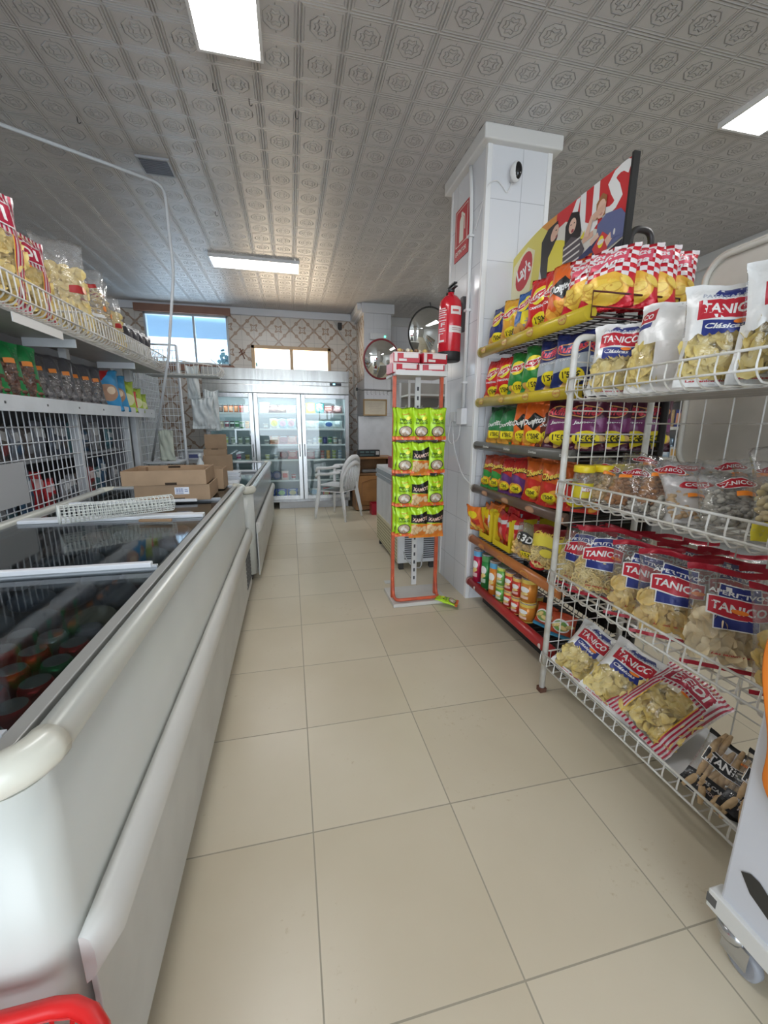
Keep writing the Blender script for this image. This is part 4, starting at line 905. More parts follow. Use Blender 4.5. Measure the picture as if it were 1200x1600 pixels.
row(0, 2, [('tall', wt, (.5, .55, .45), 'pale tub'), ('tall', wt, (.6, .6, .2), 'cream tub'), ('tall', wt, (.35, .4, .3), 'white tub with grey green label'), ('tall', wt, (.35, .4, .3), 'white tub with grey green label'), ('tall', wt, (.35, .4, .3), 'white tub with grey green label')])
row(0, 3, [('tub', wt, (.5, .45, .2), 'low white tub'), ('tub', wt, orr, 'low tub with orange band'), ('tub', wt, (.6, .1, .3), 'low tub with pink band'), ('tub', (.75, .65, .3), (.4, .3, .1), 'low yellow tub')])
row(0, 4, [('tub', wt, (.5, .45, .2), 'low white tub'), ('box', (.3, .35, .4), wt, 'grey carton'), ('tub', wt, orr, 'low tub with orange band')])
row(0, 5, [('packs', (.1, .2, .5), wt, 'blue packet'), ('packs', (.5, .5, .1), wt, 'yellow packet')])
row(1, 0, [('pack', (.72, .74, .74), (.5, .55, .5), 'white packet'), ('packs', (.12, .06, .05), (.2, .1, .08), 'dark brown packet'), ('packs', (.15, .08, .06), (.3, .2, .15), 'brown packet'), ('packs', (.6, .6, .58), (.3, .3, .3), 'pale packet')])
row(1, 1, [('tub', (.3, .2, .15), wt, 'small brown tub'), ('pack', (.78, .78, .72), (.85, .72, .05), 'white packet with yellow square'), ('pack', (.50, .68, .82), (.75, .4, .5), 'light blue packet with pink'), ('pack', (.62, .74, .82), (.7, .35, .4), 'pale blue packet')])
row(1, 2, [('tub', wt, (.4, .4, .4), 'small white tub'), ('packs', (.62, .22, .10), (.72, .40, .25), 'orange sliced meat packet'), ('packs', (.28, .04, .05), (.40, .08, .10), 'dark red sliced meat packet'), ('packs', (.60, .20, .14), (.75, .38, .30), 'red sliced meat packet')])
row(1, 3, [('tub', (.6, .62, .2), (.8, .8, .6), 'green and yellow tub'), ('tub', wt, (.3, .35, .4), 'low grey white tub'), ('round', (.15, .05, .05), (.3, .12, .12), 'dark round sausage pack'), ('packs', (.75, .25, .25), (.85, .45, .4), 'pink ham packet')])
row(1, 4, [('round', (.10, .12, .25), (.5, .5, .6), 'dark blue round cheese'), ('round', (.10, .12, .25), (.35, .3, .4), 'dark blue round cheese with purple label'), ('box', (.78, .62, .58), (.65, .08, .06), 'white carton with red square'), ('tub', wt, (.6, .2, .2), 'white tub')])
row(1, 5, [('packs', (.02, .08, .42), (.75, .78, .6), 'blue bag with pale contents'), ('packs', (.02, .10, .50), (.4, .7, .3), 'blue bag with green print'), ('packs', (.03, .12, .48), (.8, .72, .4), 'blue bag with yellow print')])
row(2, 0, [('pack', (.78, .70, .05), (.85, .8, .5), 'bright yellow packet'), ('pack', (.02, .22, .22), (.3, .5, .45), 'teal packet'), ('packs', (.15, .05, .05), (.3, .12, .1), 'dark red packet'), ('packs', (.12, .06, .06), (.35, .2, .2), 'dark packet')])
row(2, 1, [('packs', (.65, .66, .60), (.8, .8, .78), 'grey white packet'), ('packs', (.70, .74, .76), (.45, .5, .55), 'silver white packet'), ('packs', (.68, .72, .75), (.05, .12, .35), 'white packet with blue'), ('packs', (.6, .62, .6), (.45, .48, .5), 'pale packet')])
row(2, 2, [('tub', wt, (.5, .5, .5), 'small white tub'), ('tall', wt, (.5, .6, .65), 'white tub with blue grey label'), ('tall', wt, (.5, .6, .2), 'white tub with green label'), ('tall', (.04, .05, .16), (.1, .1, .3), 'navy tub'), ('tall', (.7, .68, .55), grn, 'cream tub with green label'), ('tall', (.55, .45, .35), wt, 'beige tub'), ('tub', wt, (.5, .5, .5), 'low white tub')])
row(2, 3, [('packs', (.75, .35, .38), (.85, .6, .6), 'pink speckled packet'), ('stack', wt, (.5, .55, .6), 'grey white tub'), ('stack', wt, (.45, .1, .1), 'white tub with dark red band'), ('stack', (.8, .6, .3), (.75, .4, .1), 'orange tub'), ('stack', wt, (.4, .5, .1), 'white tub with green band'), ('stack', wt, (.3, .4, .55), 'white tub with blue band')])
row(2, 4, [('tub', (.6, .75, .72), wt, 'pale green tub'), ('packs', (.8, .82, .82), (.6, .7, .7), 'white packet')])
row(2, 5, [('packs', (.78, .80, .82), (.4, .6, .8), 'white and blue packet'), ('box', (.68, .05, .05), (.6, .5, .2), 'red carton'), ('tub', wt, (.5, .5, .5), 'white tub')])

# wall ornament, back window details
t = empty('wall_ornament', 'small dark crossed wooden ornament on the patterned wall left of the small window', 'ornament', (-.66, YB, 2.29))
bm = bmesh.new(); tube(bm, [(-.03, -.012, .07), (.03, -.012, -.08)], .008, 6); tube(bm, [(-.05, -.014, .0), (.02, -.014, .06)], .006, 6); tube(bm, [(-.04, -.01, -.03), (.04, -.01, .02)], .006, 6); link('crossed_sticks', bm, worn((.22, .08, .04), .6), t)
tag(link('wall_speaker', B((.80, .86, YB-.06, YB, 2.70, 2.80), bev=.005), plain((.03, .03, .03), .5)), 'small black box high on the patterned wall near the column', 'speaker')
bm = bmesh.new(); tube(bm, bend([(.74, 6.83, 2.82), (.80, 6.83, 2.70), (.98, 6.83, 2.45), (1.04, 6.83, 2.1), (1.05, 6.83, 1.7)], .2, 5), .012, 6)
tag(link('wall_cable', bm, plain((.55, .52, .48), .5)), 'pale cable hanging down the patterned wall beside the column', 'cable')
# emergency light on the column
t = empty('emergency_light', 'white emergency light with a green lamp on the far column', 'emergency light', (1.31, 6.16, 2.49))
link('housing', B((-.13, .13, -.04, -.001, -.045, .045), bev=.006), plain((.70, .71, .73), .35), t)
bm = bmesh.new(); blob(bm, (.09, -.041, .0), .012, .006, .012, Matrix.Identity(3), 10, 6); link('green_lamp', bm, plain((.05, .9, .45), .4, 0, None, 6), t)
# mirrors
def mirror(name_label, loc, r, rz, tilt, rim):
    t = empty('convex_mirror', name_label, 'mirror', loc, rz); t.rotation_euler = (tilt, 0, rz)
    bm = bmesh.new(); pr = [(r*math.sin(a)/math.sin(.6), (math.cos(a)-math.cos(.6))*r/math.sin(.6)) for a in [.6*(1-i/10) for i in range(10)]]
    lathe(bm, pr+[(.001, (1-math.cos(.6))*r/math.sin(.6))], 40, cap=False)
    bmesh.ops.rotate(bm, verts=bm.verts, cent=(0, 0, 0), matrix=Matrix.Rotation(PI/2, 3, 'X'))
    link('mirror_dome', bm, plain((.78, .80, .78), .02, 1.0), t)
    bm = bmesh.new(); tube(bm, [(r*math.cos(2*PI*j/40), 0, r*math.sin(2*PI*j/40)) for j in range(40)], .012, 8, closed=True); link('rim', bm, plain(rim, .4), t)
    bm = bmesh.new(); lathe(bm, [(r*.98, .0), (r*.5, -.03), (.03, -.04)], 30); bmesh.ops.rotate(bm, verts=bm.verts, cent=(0, 0, 0), matrix=Matrix.Rotation(PI/2, 3, 'X')); link('back_shell', bm, plain((.05, .05, .05), .5), t)
    return t
t = mirror('round convex mirror with dark red rim in front of the far column', (1.17, 5.3, 2.05), .235, .12, .12, (.22, .02, .03))
bm = bmesh.new(); tube(bm, [(0, .04, 0), (.10, .78, .05)], .012, 6); link('mount_arm', bm, plain((.2, .2, .2), .5), t)
t = mirror('round convex mirror with black rim hanging from the ceiling behind the extinguisher', (2.0, 5.9, 2.52), .34, .25, .15, (.02, .02, .02))
bm = bmesh.new(); tube(bm, [(0, .02, .33), (0, .07, .41)], .008, 6); link('mount_arm', bm, plain((.15, .15, .15), .5), t)
# framed certificate, hook rail
t = empty('picture_frame', 'certificate in a gold wooden frame beside the red snack stand', 'picture frame', (1.25, 6.10, 1.49))
link('frame', B((-.18, .18, -.012, .012, -.12, -.10), (-.18, .18, -.012, .012, .10, .12), (-.18, -.16, -.012, .012, -.10, .10), (.16, .18, -.012, .012, -.10, .10), bev=.003), worn((.38, .24, .10), .4), t)
link('certificate', B((-.16, .16, -.004, .008, -.10, .10)), worn((.62, .56, .44), .6), t)
link('printed_lines', B(*[(-.10+.02*(i % 2), .10-.02*(i % 3), -.0055, -.004, .06-i*.025, .063-i*.025) for i in range(6)]), plain((.45, .35, .3), .6), t)
bm = bmesh.new(); tube(bm, [(.95, 5.95, 1.735), (1.52, 5.95, 1.725)], .012, 8); tube(bm, [(1.45, 5.95, 1.725), (1.45, 6.13, 1.725)], .008, 6); tube(bm, [(1.05, 5.95, 1.733), (1.08, 6.16, 1.733)], .008, 6)
for i in range(6):
    x = 1.10+i*.06; tube(bm, bend([(x, 5.95, 1.725), (x, 5.95, 1.68), (x+.01, 5.95, 1.66), (x+.02, 5.95, 1.67)], .01, 3), .003, 5)
rl = tag(link('hook_rail', bm, plain((.25, .25, .26), .4, .6)), 'dark rail with small hooks above the framed certificate', 'rail'); link('end_cap', B((.94, .965, 5.93, 5.97, 1.71, 1.755), bev=.004), plain((.02, .02, .02), .5), rl)
# wooden cabinet with scale
OAK = worn((.36, .18, .07), .45, 0, .35, 5)
t = empty('wooden_cabinet', 'brown wooden cabinet with open top shelf between the cooler and the red stand', 'cabinet', (1.16, 5.72, 0))
link('body', B((-.27, -.25, -.0, .36, .02, .76), (.25, .27, 0, .36, .02, .76), (-.25, .25, .34, .36, .02, .76), (-.25, .25, .01, .34, .53, .55), (-.25, .25, .0, .34, .02, .08)), OAK, t)
link('top', B((-.29, .29, -.02, .37, .76, .785), bev=.004), OAK, t)
d = link('door', B((-.245, .245, -.012, .004, .09, .52), bev=.004), worn((.40, .19, .06), .4, 0, .3, 4), t)
bm = bmesh.new(); 
arch = [(-.18, .15)]+[(-.18+.36*i/10, .42+.05*math.sin(PI*i/10)) for i in range(11)]+[(.18, .15)]
tube(bm, [(x, -.014, z) for x, z in arch], .006, 5, closed=True); link('arched_moulding', bm, worn((.28, .12, .04), .4), d)
tag(link('napkin_bowl', B((-.12, .10, -.05, .05, 0, .05), bev=.02), plain((.3, .3, .3), .4), loc=(1.12, 5.86, .551)), 'small dark bowl in the open shelf of the wooden cabinet', 'bowl')
t = empty('price_computing_scale', 'black shop scale display standing on the wooden cabinet', 'scale', (1.09, 5.80, .787))
link('scale_body', B((-.16, .16, -.05, .05, .0, .10), bev=.008), plain((.025, .027, .03), .3), t)
link('keypad', B((-.13, -.07, -.053, -.0501, .055, .08), (-.05, .0, -.053, -.0501, .055, .08), (.02, .08, -.053, -.0501, .055, .08), (-.13, .07, -.053, -.0501, .02, .035)), plain((.10, .16, .16), .3), t)
link('printer', B((.10, .145, -.053, -.0501, .03, .08)), plain((.5, .5, .5), .4), t)
t = empty('serving_tray_box', 'red drinks crate on the floor beside the wooden cabinet', 'crate', (1.17, 5.52, 0))
link('crate_body', B((-.10, .12, -.08, .08, 0, .012), (-.10, .12, -.08, -.07, .012, .16), (-.10, .12, .07, .08, .012, .16), (-.10, -.09, -.07, .07, .012, .16), (.11, .12, -.07, .07, .012, .16)), plain((.40, .01, .03), .4), t)
t.name = 'drinks_crate'
# white plastic armchair (two stacked)
def plastic_chair(loc, rz, label):
    e = empty('plastic_armchair', label, 'chair', loc, rz, 'stacked white plastic armchairs')
    wp = worn((.74, .75, .76), .35, 0, .05, 5)
    bm = bmesh.new(); P_ = rrect(-.22, .22, -.22, .20, .07, 5); A, C = ring_wall(bm, P_, .405, .425)
    for i, vv in enumerate(C): vv.co.z += -.012*(1-(vv.co.y*2)**2)
    bm.faces.new(A[::-1]); bm.faces.new(C); link('seat', bm, wp, e)
    for s in (-1, 1):
        for (x0, y0, x1, y1, top) in ((s*.22, -.20, s*.27, -.25, .645), (s*.21, .19, s*.25, .27, .44)):
            bm = bmesh.new(); tube(bm, [(x0*1.02, y0, top), (x0, y0, .41), ((x0+x1)/2, (y0+y1)/2, .2), (x1, y1, 0.0)], [.021, .026, .021, .017], 6); link('leg', bm, wp, e)
        bm = bmesh.new(); pts = bend([(s*.225, -.235, .60), (s*.245, -.21, .655), (s*.26, -.02, .665), (s*.235, .18, .70)], .06, 4)
        for a, c in zip(pts, pts[1:]): pass
        tube(bm, pts, [.022]*len(pts), 8); link('armrest', bm, wp, e)
    bm = bmesh.new(); pts = [(.235*math.cos(a)*1.0, .19+.10*math.sin(a), .42+.40*abs(math.sin(a))**.55) for a in [PI*i/16 for i in range(17)]]; tube(bm, pts, [.022+.012*math.sin(PI*i/16) for i in range(17)], 8); link('back_frame', bm, wp, e)
    bm = bmesh.new()
    for i in range(7):
        x = -.15+.05*i; y2 = .19+.10*math.sqrt(max(0, 1-(x/.235)**2)); tube(bm, [(x*.9, .185, .42), (x, (y2+.19)/2+.01, .6), (x, y2, .42+.40*(1-(x/.235)**2)**.28)], .012, 5)
    link('back_slats', bm, wp, e); return e
ch1 = plastic_chair((.60, 5.40, 0), math.radians(-128), 'white plastic armchair, lower of the two stacked in front of the cooler')
ch1.scale = (.88, .88, .92)
dup(ch1, (.60, 5.40, .078), label='white plastic armchair, upper of the two stacked in front of the cooler')

# ------------------------------------------------------------------ ice cream chest behind the red stand
t = empty('ice_cream_freezer', 'small white chest freezer with vents behind the red snack stand', 'freezer', (.86, 3.22, 0))
link('body', B((0, .38, .0, .90, .06, .72), bev=.012), worn((.66, .68, .70), .35), t)
link('top_band', B((-.006, .386, -.006, .906, .72, .745), (-.006, .386, -.006, .906, .765, .80)), plain((.30, .34, .38), .4), t)
link('top_lid', B((0, .38, 0, .90, .80, .84), (.0, .38, .0, .9, .745, .765), bev=.006), plain((.70, .72, .74), .3), t)
link('side_grille', B(*[(-.004, -.001, .03+i*.032, .042+i*.032, .08+j*.03, .095+j*.03) for i in range(26) for j in range(8)]), plain((.25, .22, .12), .6), t)
link('grille_panel', B((-.0015, .0, .02, .88, .07, .34)), plain((.62, .58, .40), .4), t)
link('vent_panel', B(*[(.06+.17*k, .17+.17*k, -.006, -.001, .10+j*.019, .110+j*.019) for k in range(2) for j in range(14)]), plain((.08, .08, .09), .6), t)
link('wheel', B((.02, .06, .02, .06, 0, .06)), plain((.04, .04, .04), .5), t); link('wheel', B((.30, .34, .02, .06, 0, .06)), plain((.04, .04, .04), .5), t); link('wheel', B((.02, .06, .82, .86, 0, .06)), plain((.04, .04, .04), .5), t); link('wheel', B((.30, .34, .82, .86, 0, .06)), plain((.04, .04, .04), .5), t)
bm = bmesh.new(); tube(bm, bend([(.05, -.004, .17), (.07, -.05, .10), (.14, -.06, .04), (.20, -.03, .02), (.22, -.02, .14)], .05, 5), .006, 6); link('power_cable', bm, plain((.5, .5, .5), .5), t)
tag(link('paper_scrap', B((-.03, .03, -.03, .03, .001, .004)), plain((.66, .66, .64), .6), loc=(.72, 2.98, 0)), 'small white card on the floor beside the ice cream freezer', 'card')

# ------------------------------------------------------------------ red snack stand
t = empty('snack_stand', 'tall red metal snack stand with hanging packets on a white base board', 'display stand', (.82, 2.62, 0))
RM = worn((.66, .12, .05), .35, 0, .15, 14, (.45, .08, .04))
link('base_board', B((-.175, .225, -.11, .19, .002, .028), bev=.002), worn((.66, .64, .60), .4), t)
link('post', B((-.165, -.143, .0, .024, .03, 1.56), bev=.002), RM, t); link('post', B((.155, .177, .0, .024, .03, 1.56), bev=.002), RM, t)
bm = bmesh.new(); tube(bm, bend([(-.154, .012, .20), (-.154, -.02, .045), (-.145, -.085, .045), (.16, -.085, .045), (.166, -.02, .045), (.166, .012, .20)], .03, 4), .012, 8); link('floor_loop', bm, RM, t)
link('centre_upright', B((-.004, .032, .04, .055, .10, 1.56)), worn((.66, .66, .65), .4), t)
u_ = [o for o in t.children if o.name.startswith('centre_upright')][0]; link('slots', B(*[(.008, .020, .0385, .0399, .14+i*.06, .165+i*.06) for i in range(23)]), plain((.05, .05, .06), .6), u_)
link('top_tray', B((-.165, .177, -.06, .20, 1.545, 1.56), (-.165, .177, -.065, -.06, 1.545, 1.575)), plain((.70, .70, .69), .4), t)
link('back_panel', B((-.143, .155, .03, .036, .55, 1.32)), worn((.30, .31, .33), .5), t)
bm = bmesh.new()
HK = []
for r_, z in enumerate((1.335, 1.12, .90, .695)):
    tube(bm, [(-.154, .012, z+.012), (.166, .012, z+.012)], .005, 6)
    for c_, x in enumerate((-.105, .0, .11)):
        tube(bm, bend([(x, .012, z+.012), (x, -.08, z+.010), (x, -.10, z+.025)], .01, 2), .003, 5); HK.append((r_, c_, x, z))
link('hook_bars', bm, plain((.55, .56, .58), .3, .7), t)
G4 = 'packets hanging on the red snack stand'; CN = ['left', 'middle', 'right']; RN = ['top', 'second', 'third', 'bottom']
for r_, c_, x, z in HK:
    xam = (c_ == 1 and r_ > 0) or (c_ == 2 and r_ == 3)
    key = 'xamos' if xam else 'seeds_green'; hh = .215 if xam else .20
    for dp in (0, 1):
        lab = ('black and orange packet' if xam else 'lime green packet')+', %s row, %s column of the red stand, %s' % (RN[r_], CN[c_], ['at the front', 'behind front one'][dp])
        bag(key, (.82+x+dp*.012*(1 if c_ else -1), 2.62-.085+dp*.035, z+.01-hh), [-3, 0, 4][c_]+dp*5*(c_-1), lab, G4, lean=0)
# cartons on the stand
for i, (x, z) in enumerate(((-.095, 0), (.09, 0), (-.08, .065), (.10, .065))):
    e = empty('sweet_carton', '%s red and white sweet carton on top of the red stand' % ['lower left', 'lower right', 'upper left', 'upper right'][i], 'carton', (.82+x, 2.66, 1.561+z), [.05, -.1, -.06, .12][i], 'sweet cartons on the red stand')
    link('carton_body', B((-.085, .085, -.06, .08, 0, .062), bev=.002), plain((.52, .02, .04), .35), e)
    link('printed_panel', B((-.02, .075, -.0625, -.06, .028, .055), (-.08, -.06, -.0625, -.06, .005, .055), (-.05, .0, -.0625, -.06, .008, .022), (-.085, .085, -.0612, -.0602, .056, .062)), plain((.80, .72, .70), .4), e)
for i in range(9):
    bm = bmesh.new(); blob(bm, (0, 0, .014), .016, .016, .014, Matrix.Identity(3), 8, 6)
    tag(link('wrapped_sweet', bm, foil([(.6, .45, .15), (.25, .15, .08), (.7, .65, .5)][i % 3]), loc=(.70+i*.028, 2.64+.03*(i % 2), 1.689)), 'round wrapped sweet lying on the red and white cartons, %s from the left' % ORD[i], 'sweet', 'wrapped sweets on the cartons')
bag('seeds_green', (1.09, 2.44, .02), 60, 'crumpled lime green packet fallen on the floor beside the stand base', None, lean=-1.35, scale=.8)
# bin boxes seen through the stand
for i, (x, y, z, c) in enumerate(((1.05, 3.42, .84, (.75, .62, .06)), (1.05, 3.72, .84, (.18, .04, .04)))):
    e = empty('sweet_box', ['open box of yellow wrapped sweets on the ice cream freezer', 'dark red box standing on the ice cream freezer'][i], 'box', (x, y, z)); link('box_body', B((-.14, .14, -.1, .1, 0, .10), bev=.003), plain((.30, .03, .04), .4), e)
    bm = bmesh.new(); [blob(bm, (-.11+.028*q, -.05+.04*(q % 3), .112), .018, .018, .016, Matrix.Identity(3), 7, 5) for q in range(9)]; o = link('sweets', bm, plain(c, .3), e); o['kind'] = 'stuff'
# tall grey shelving behind with brown contents
t = empty('shelf_unit', 'dark shelf unit with sweets behind the red stand and the pillar', 'shelf', (1.50, 4.35, 0))
link('uprights', B((-.24, -.22, 0, .02, 0, 1.72), (.48, .50, 0, .02, 0, 1.72), (-.24, -.22, .38, .40, 0, 1.72), (.48, .50, .38, .40, 0, 1.72)), plain((.66, .66, .66), .4), t)
for z in (.25, .60, .95, 1.25, 1.55): link('shelf_board', B((-.22, .48, .0, .40, z, z+.02)), plain((.68, .68, .67), .4), t)
link('back_board', B((-.22, .48, .40, .41, .2, 1.72)), worn((.35, .33, .30), .5), t)
for i in range(8):
    e = empty('sweet_box', '%s sweet box from the left on the dark shelf unit behind the red stand' % ORD[i], 'box', (1.33+.16*(i % 4), 4.45, (1.27, .97)[i//4]), 0, 'sweet boxes on the shelf unit'); link('box_body', B((-.07, .07, -.06, .08, 0, .12), bev=.002), plain([(.5, .06, .05), (.65, .5, .1), (.25, .1, .06), (.6, .58, .5)][(i*3+1) % 4], .4), e); link('printed_panel', B((-.05, .05, -.062, -.06, .04, .09)), plain((.75, .7, .6), .4), e)

# ------------------------------------------------------------------ crisp display against the pillar
DXF, DY0, DY1 = 1.20, 1.52, 2.535
t = empty('crisp_display', 'black crisp display rack with coloured shelf fronts standing against the tiled pillar', 'display rack', (0, 0, 0))
DS = [(1.69, .030, (.62, .46, .03)), (1.383, .028, (.62, .46, .03)), (1.11, .026, (.13, .125, .11)), (.822, .027, (.12, .075, .055)), (.47, .027, (.50, .17, .05)), (.155, .028, (.42, .03, .03))]
BLKM = plain((.03, .028, .028), .45)
lens = [(1.535, 2.535)]*6
badge = {0: "Lay's", 1: "Lay's", 2: 'Doritos', 3: 'oval', 4: 'oval', 5: 'dot'}
for i, (z, r, c) in enumerate(DS):
    bm = bmesh.new(); tube(bm, [(DXF+.004, DY0+.02, z), (DXF+.004, DY1-.03, z)], r, 16)
    f = link('shelf_front', bm, worn(c, .28, 0, .08, 8), t)
    bm = bmesh.new(); lathe(bm, [(r*1.05, -.012), (r*1.05, .004), (r*.8, .016)], 16); bmesh.ops.rotate(bm, verts=bm.verts, cent=(0, 0, 0), matrix=Matrix.Rotation(-PI/2, 3, 'X')); bmesh.ops.translate(bm, verts=bm.verts, vec=(DXF+.004, DY1-.025, z)); link('end_cap', bm, worn(mix(c, (.4, .38, .34), .5), .3), f)
    A = []
    for k in range(4):
        q = -.42+.26*k
        if badge[i] == "Lay's": A += [('ell', q, .5, .030, .40, (.50, .16, .06)), ('ell', q, .5, .026, .34, (.66, .50, .10)), ('text', "Lay's", q, .5, .044, .26, (.55, .12, .05))]
        elif badge[i] == 'Doritos': A += [('text', 'Doritos', q+.1, .5, .07, .28, (.7, .7, .68))]
        elif badge[i] == 'oval': A += [('ell', q+.12, .45, .042, .36, (.42, .20, .13) if i == 3 else (.62, .30, .06)), ('ell', q+.12, .45, .034, .26, (.50, .28, .18) if i == 3 else (.50, .17, .05))]
        elif k in (0, 3): A += [('ell', q+.05, .5, .012, .28, (.8, .72, .7))]
    artwork('printed_badges', A, lambda x, zz, o, z=z, r=r: (DXF+.004-(r+o)*math.cos((zz-.5)*1.7), DY1-.03-(x+.5)*(DY1-DY0-.05), z+(r+o)*math.sin((zz-.5)*1.7)), f, grid=(2, 8))
    bm = bmesh.new()
    for k in range(24): y = DY0+.03+k*(DY1-DY0-.06)/23; tube(bm, bend([(DXF+.02, y, z+.0), (DXF+.40, y, z+.0), (DXF+.40, y, z+.05)], .02, 2), .0028, 4)
    for x in (.05, .14, .23, .32, .40): tube(bm, [(DXF+x, DY0, z-.004), (DXF+x, DY1, z-.004)], .0035, 4)
    link('wire_shelf', bm, BLKM, t)
    bm = bmesh.new(); hz = .06 if i else .075
    for y in (DY0+.01,) if i else (DY0+.01,):
        tube(bm, [(DXF+.0, y, z+hz), (DXF+.42, y, z+hz), (DXF+.42, y, z-.02), (DXF+.0, y, z-.02)], .004, 5, closed=True); tube(bm, [(DXF+.0, y, z+.02), (DXF+.42, y, z+.02)], .003, 4)
    link('side_rail', bm, plain((.10, .02, .02) if i == 0 else (.03, .03, .03), .4), t)
bm = bmesh.new()
for y in (DY0+.02, DY1-.02): tube(bm, bend([(DXF+.44, y, 0.0), (DXF+.44, y, 1.70)], .02), .016, 8)
link('rear_post', bm, BLKM, t)
bm = bmesh.new(); tube(bm, bend([(1.49, 1.70, 1.70), (1.49, 1.70, 2.085), (1.60, 1.70, 2.085), (1.60, 1.70, 1.70)], .05, 6), .014, 10); link('top_handle', bm, BLKM, t)
link('side_panel', B((DXF+.06, DXF+.44, DY1-.012, DY1-.004, .15, 1.66)), worn((.62, .64, .68), .4), t)
link('back_panel', B((DXF+.445, DXF+.45, DY0+.02, DY1-.02, .15, 1.70)), plain((.05, .045, .04), .6), t)
link('base', B((DXF+.10, DXF+.44, DY0+.05, DY1-.05, 0.0, .11)), plain((.03, .03, .03), .6), t)
# header sign with photographic advert (flat printed board)
t = empty('advertising_sign', 'curved advertising board with three people on top of the crisp display', 'sign', (1.42, 2.145, 1.90))
def sgn(x, z, o): # x .5 = near end, -.5 = far end
    y = -.50+(.5-x)*.98; top = .42 - .085*max(0, (-.08-x)/.42)**1.6
    return (-.010-o-.05*math.sin(max(0, -x)*2.2)*0, y, .0+z*top)
bm = bmesh.new(); cols = []
for i in range(21):
    x = -.5+i/20; a = sgn(x, 0, 0); c = sgn(x, 1, 0); cols.append([bm.verts.new(p) for p in (a, c, (c[0]+.02, c[1], c[2]), (a[0]+.02, a[1], a[2]))])
for a, c in zip(cols, cols[1:]):
    for j in range(4): bm.faces.new((a[j], c[j], c[(j+1) % 4], a[(j+1) % 4]))
bm.faces.new(cols[0]); bm.faces.new(cols[-1][::-1]); link('board', bm, plain((.72, .60, .10), .35), t)
link('black_edge', B((-.016, .014, -.512, -.50, .0, .43)), plain((.015, .015, .015), .4), t)
SK, SK2 = (.72, .45, .33), (.78, .52, .40)
YJ, BJ, JN, HB_ = (.80, .68, .05), (.13, .15, .30), (.03, .035, .12), (.02, .013, .012)
AD = [('rect', -.5, .5, 0, 1, (.76, .66, .14)), ('poly', [(-.06, 1), (.5, 1), (.5, .3), (.02, .3), (-.02, .8)], (.64, .035, .04)), ('poly', [(-.14, 1), (.0, 1), (-.01, .80), (-.06, .86)], (.70, .30, .06)),
    ('poly', [(-.15, 0), (-.12, .62), (-.06, .80), (.08, .84), (.5, .30), (.5, 0)], (.72, .69, .62)),
    ('poly', [(-.44, .12), (-.22, .3), (-.19, .78), (-.27, .92), (-.42, .85)], (.84, .78, .50)), ('ell', -.30, .62, .088, .25, (.55, .03, .04), -.06), ('text', "Lay's", -.30, .62, .15, .26, W1, .2, .15),
    ('poly', [(.10, .78), (.155, .99), (.185, .99), (.16, .74)], W1), ('poly', [(.19, .68), (.185, 1), (.225, 1), (.235, .68), (.28, .62), (.275, 1), (.315, 1), (.325, .58), (.27, .50)], W1), ('text', 'S', .415, .80, .135, .42, W1, -.12, .1),
    ('poly', [(-.12, .45), (-.125, .80), (-.07, .90), (.015, .92), (.02, .74), (-.03, .50), (-.02, .25), (-.08, .2)], HB_), ('ell', -.008, .80, .032, .085, SK, -.15), ('ell', .010, .745, .008, .014, (.4, .08, .07)), ('ell', .004, .82, .006, .008, HB_),
    ('poly', [(-.05, .12), (-.05, .55), (.01, .70), (.06, .66), (.14, .56), (.235, .52), (.24, .60), (.14, .42), (.10, .44), (.10, .14)], YJ), ('poly', [(.225, .52), (.30, .54), (.305, .48), (.235, .46)], SK), ('poly', [(-.06, 0), (-.05, .16), (.09, .18), (.08, 0)], (.45, .12, .05)),
    ('poly', [(.09, .56), (.085, .78), (.125, .89), (.185, .84), (.215, .62), (.20, .46)], HB_), ('ell', .142, .735, .028, .080, SK2), ('ell', .145, .68, .010, .018, (.35, .04, .05)), ('ell', .130, .755, .005, .007, HB_), ('ell', .155, .755, .005, .007, HB_),
    ('poly', [(.09, .26), (.08, .56), (.14, .62), (.21, .54), (.25, .40), (.20, .22)], (.09, .07, .08))]
AD += [('poly', [(.085, .30+.07*i), (.215, .33+.07*i), (.215, .35+.07*i), (.085, .32+.07*i)], (.72, .68, .64)) for i in range(4)]
AD += [('poly', [(.08, .0), (.20, .32), (.33, .42), (.38, .34), (.28, .18), (.16, 0)], JN),
    ('poly', [(.33, .42), (.33, .56), (.38, .62), (.47, .58), (.5, .5), (.5, .30), (.40, .26)], BJ), ('poly', [(.315, .62), (.31, .78), (.345, .85), (.375, .80), (.372, .62)], (.36, .15, .05)), ('ell', .345, .70, .028, .090, SK2), ('ell', .347, .65, .010, .014, (.6, .3, .25)), ('poly', [(.29, .70), (.375, .74), (.372, .68), (.30, .62)], SK), ('poly', [(.24, .52), (.28, .70), (.30, .69), (.275, .50)], SK2),
    ('poly', [(.31, .34), (.37, .46), (.425, .36), (.395, .18), (.345, .22)], (.64, .05, .05)), ('ell', .365, .365, .018, .06, SUN), ('ell', .365, .365, .022, .025, (.8, .75, .7)), ('poly', [(.29, .44), (.34, .48), (.35, .43), (.30, .38)], SK2), ('poly', [(.39, .36), (.43, .42), (.45, .36), (.41, .28)], SK2), ('poly', [(.42, .44), (.5, .42), (.5, .32), (.43, .34)], BJ),
    ('poly', [(.40, .22), (.5, .28), (.5, 0), (.42, .04)], (.02, .02, .03)), ('ell', .446, .39, .006, .03, (.75, .74, .72))]
artwork('printed_advert', AD, sgn, t, grid=(16, 3), step=.0003, rough=.35)

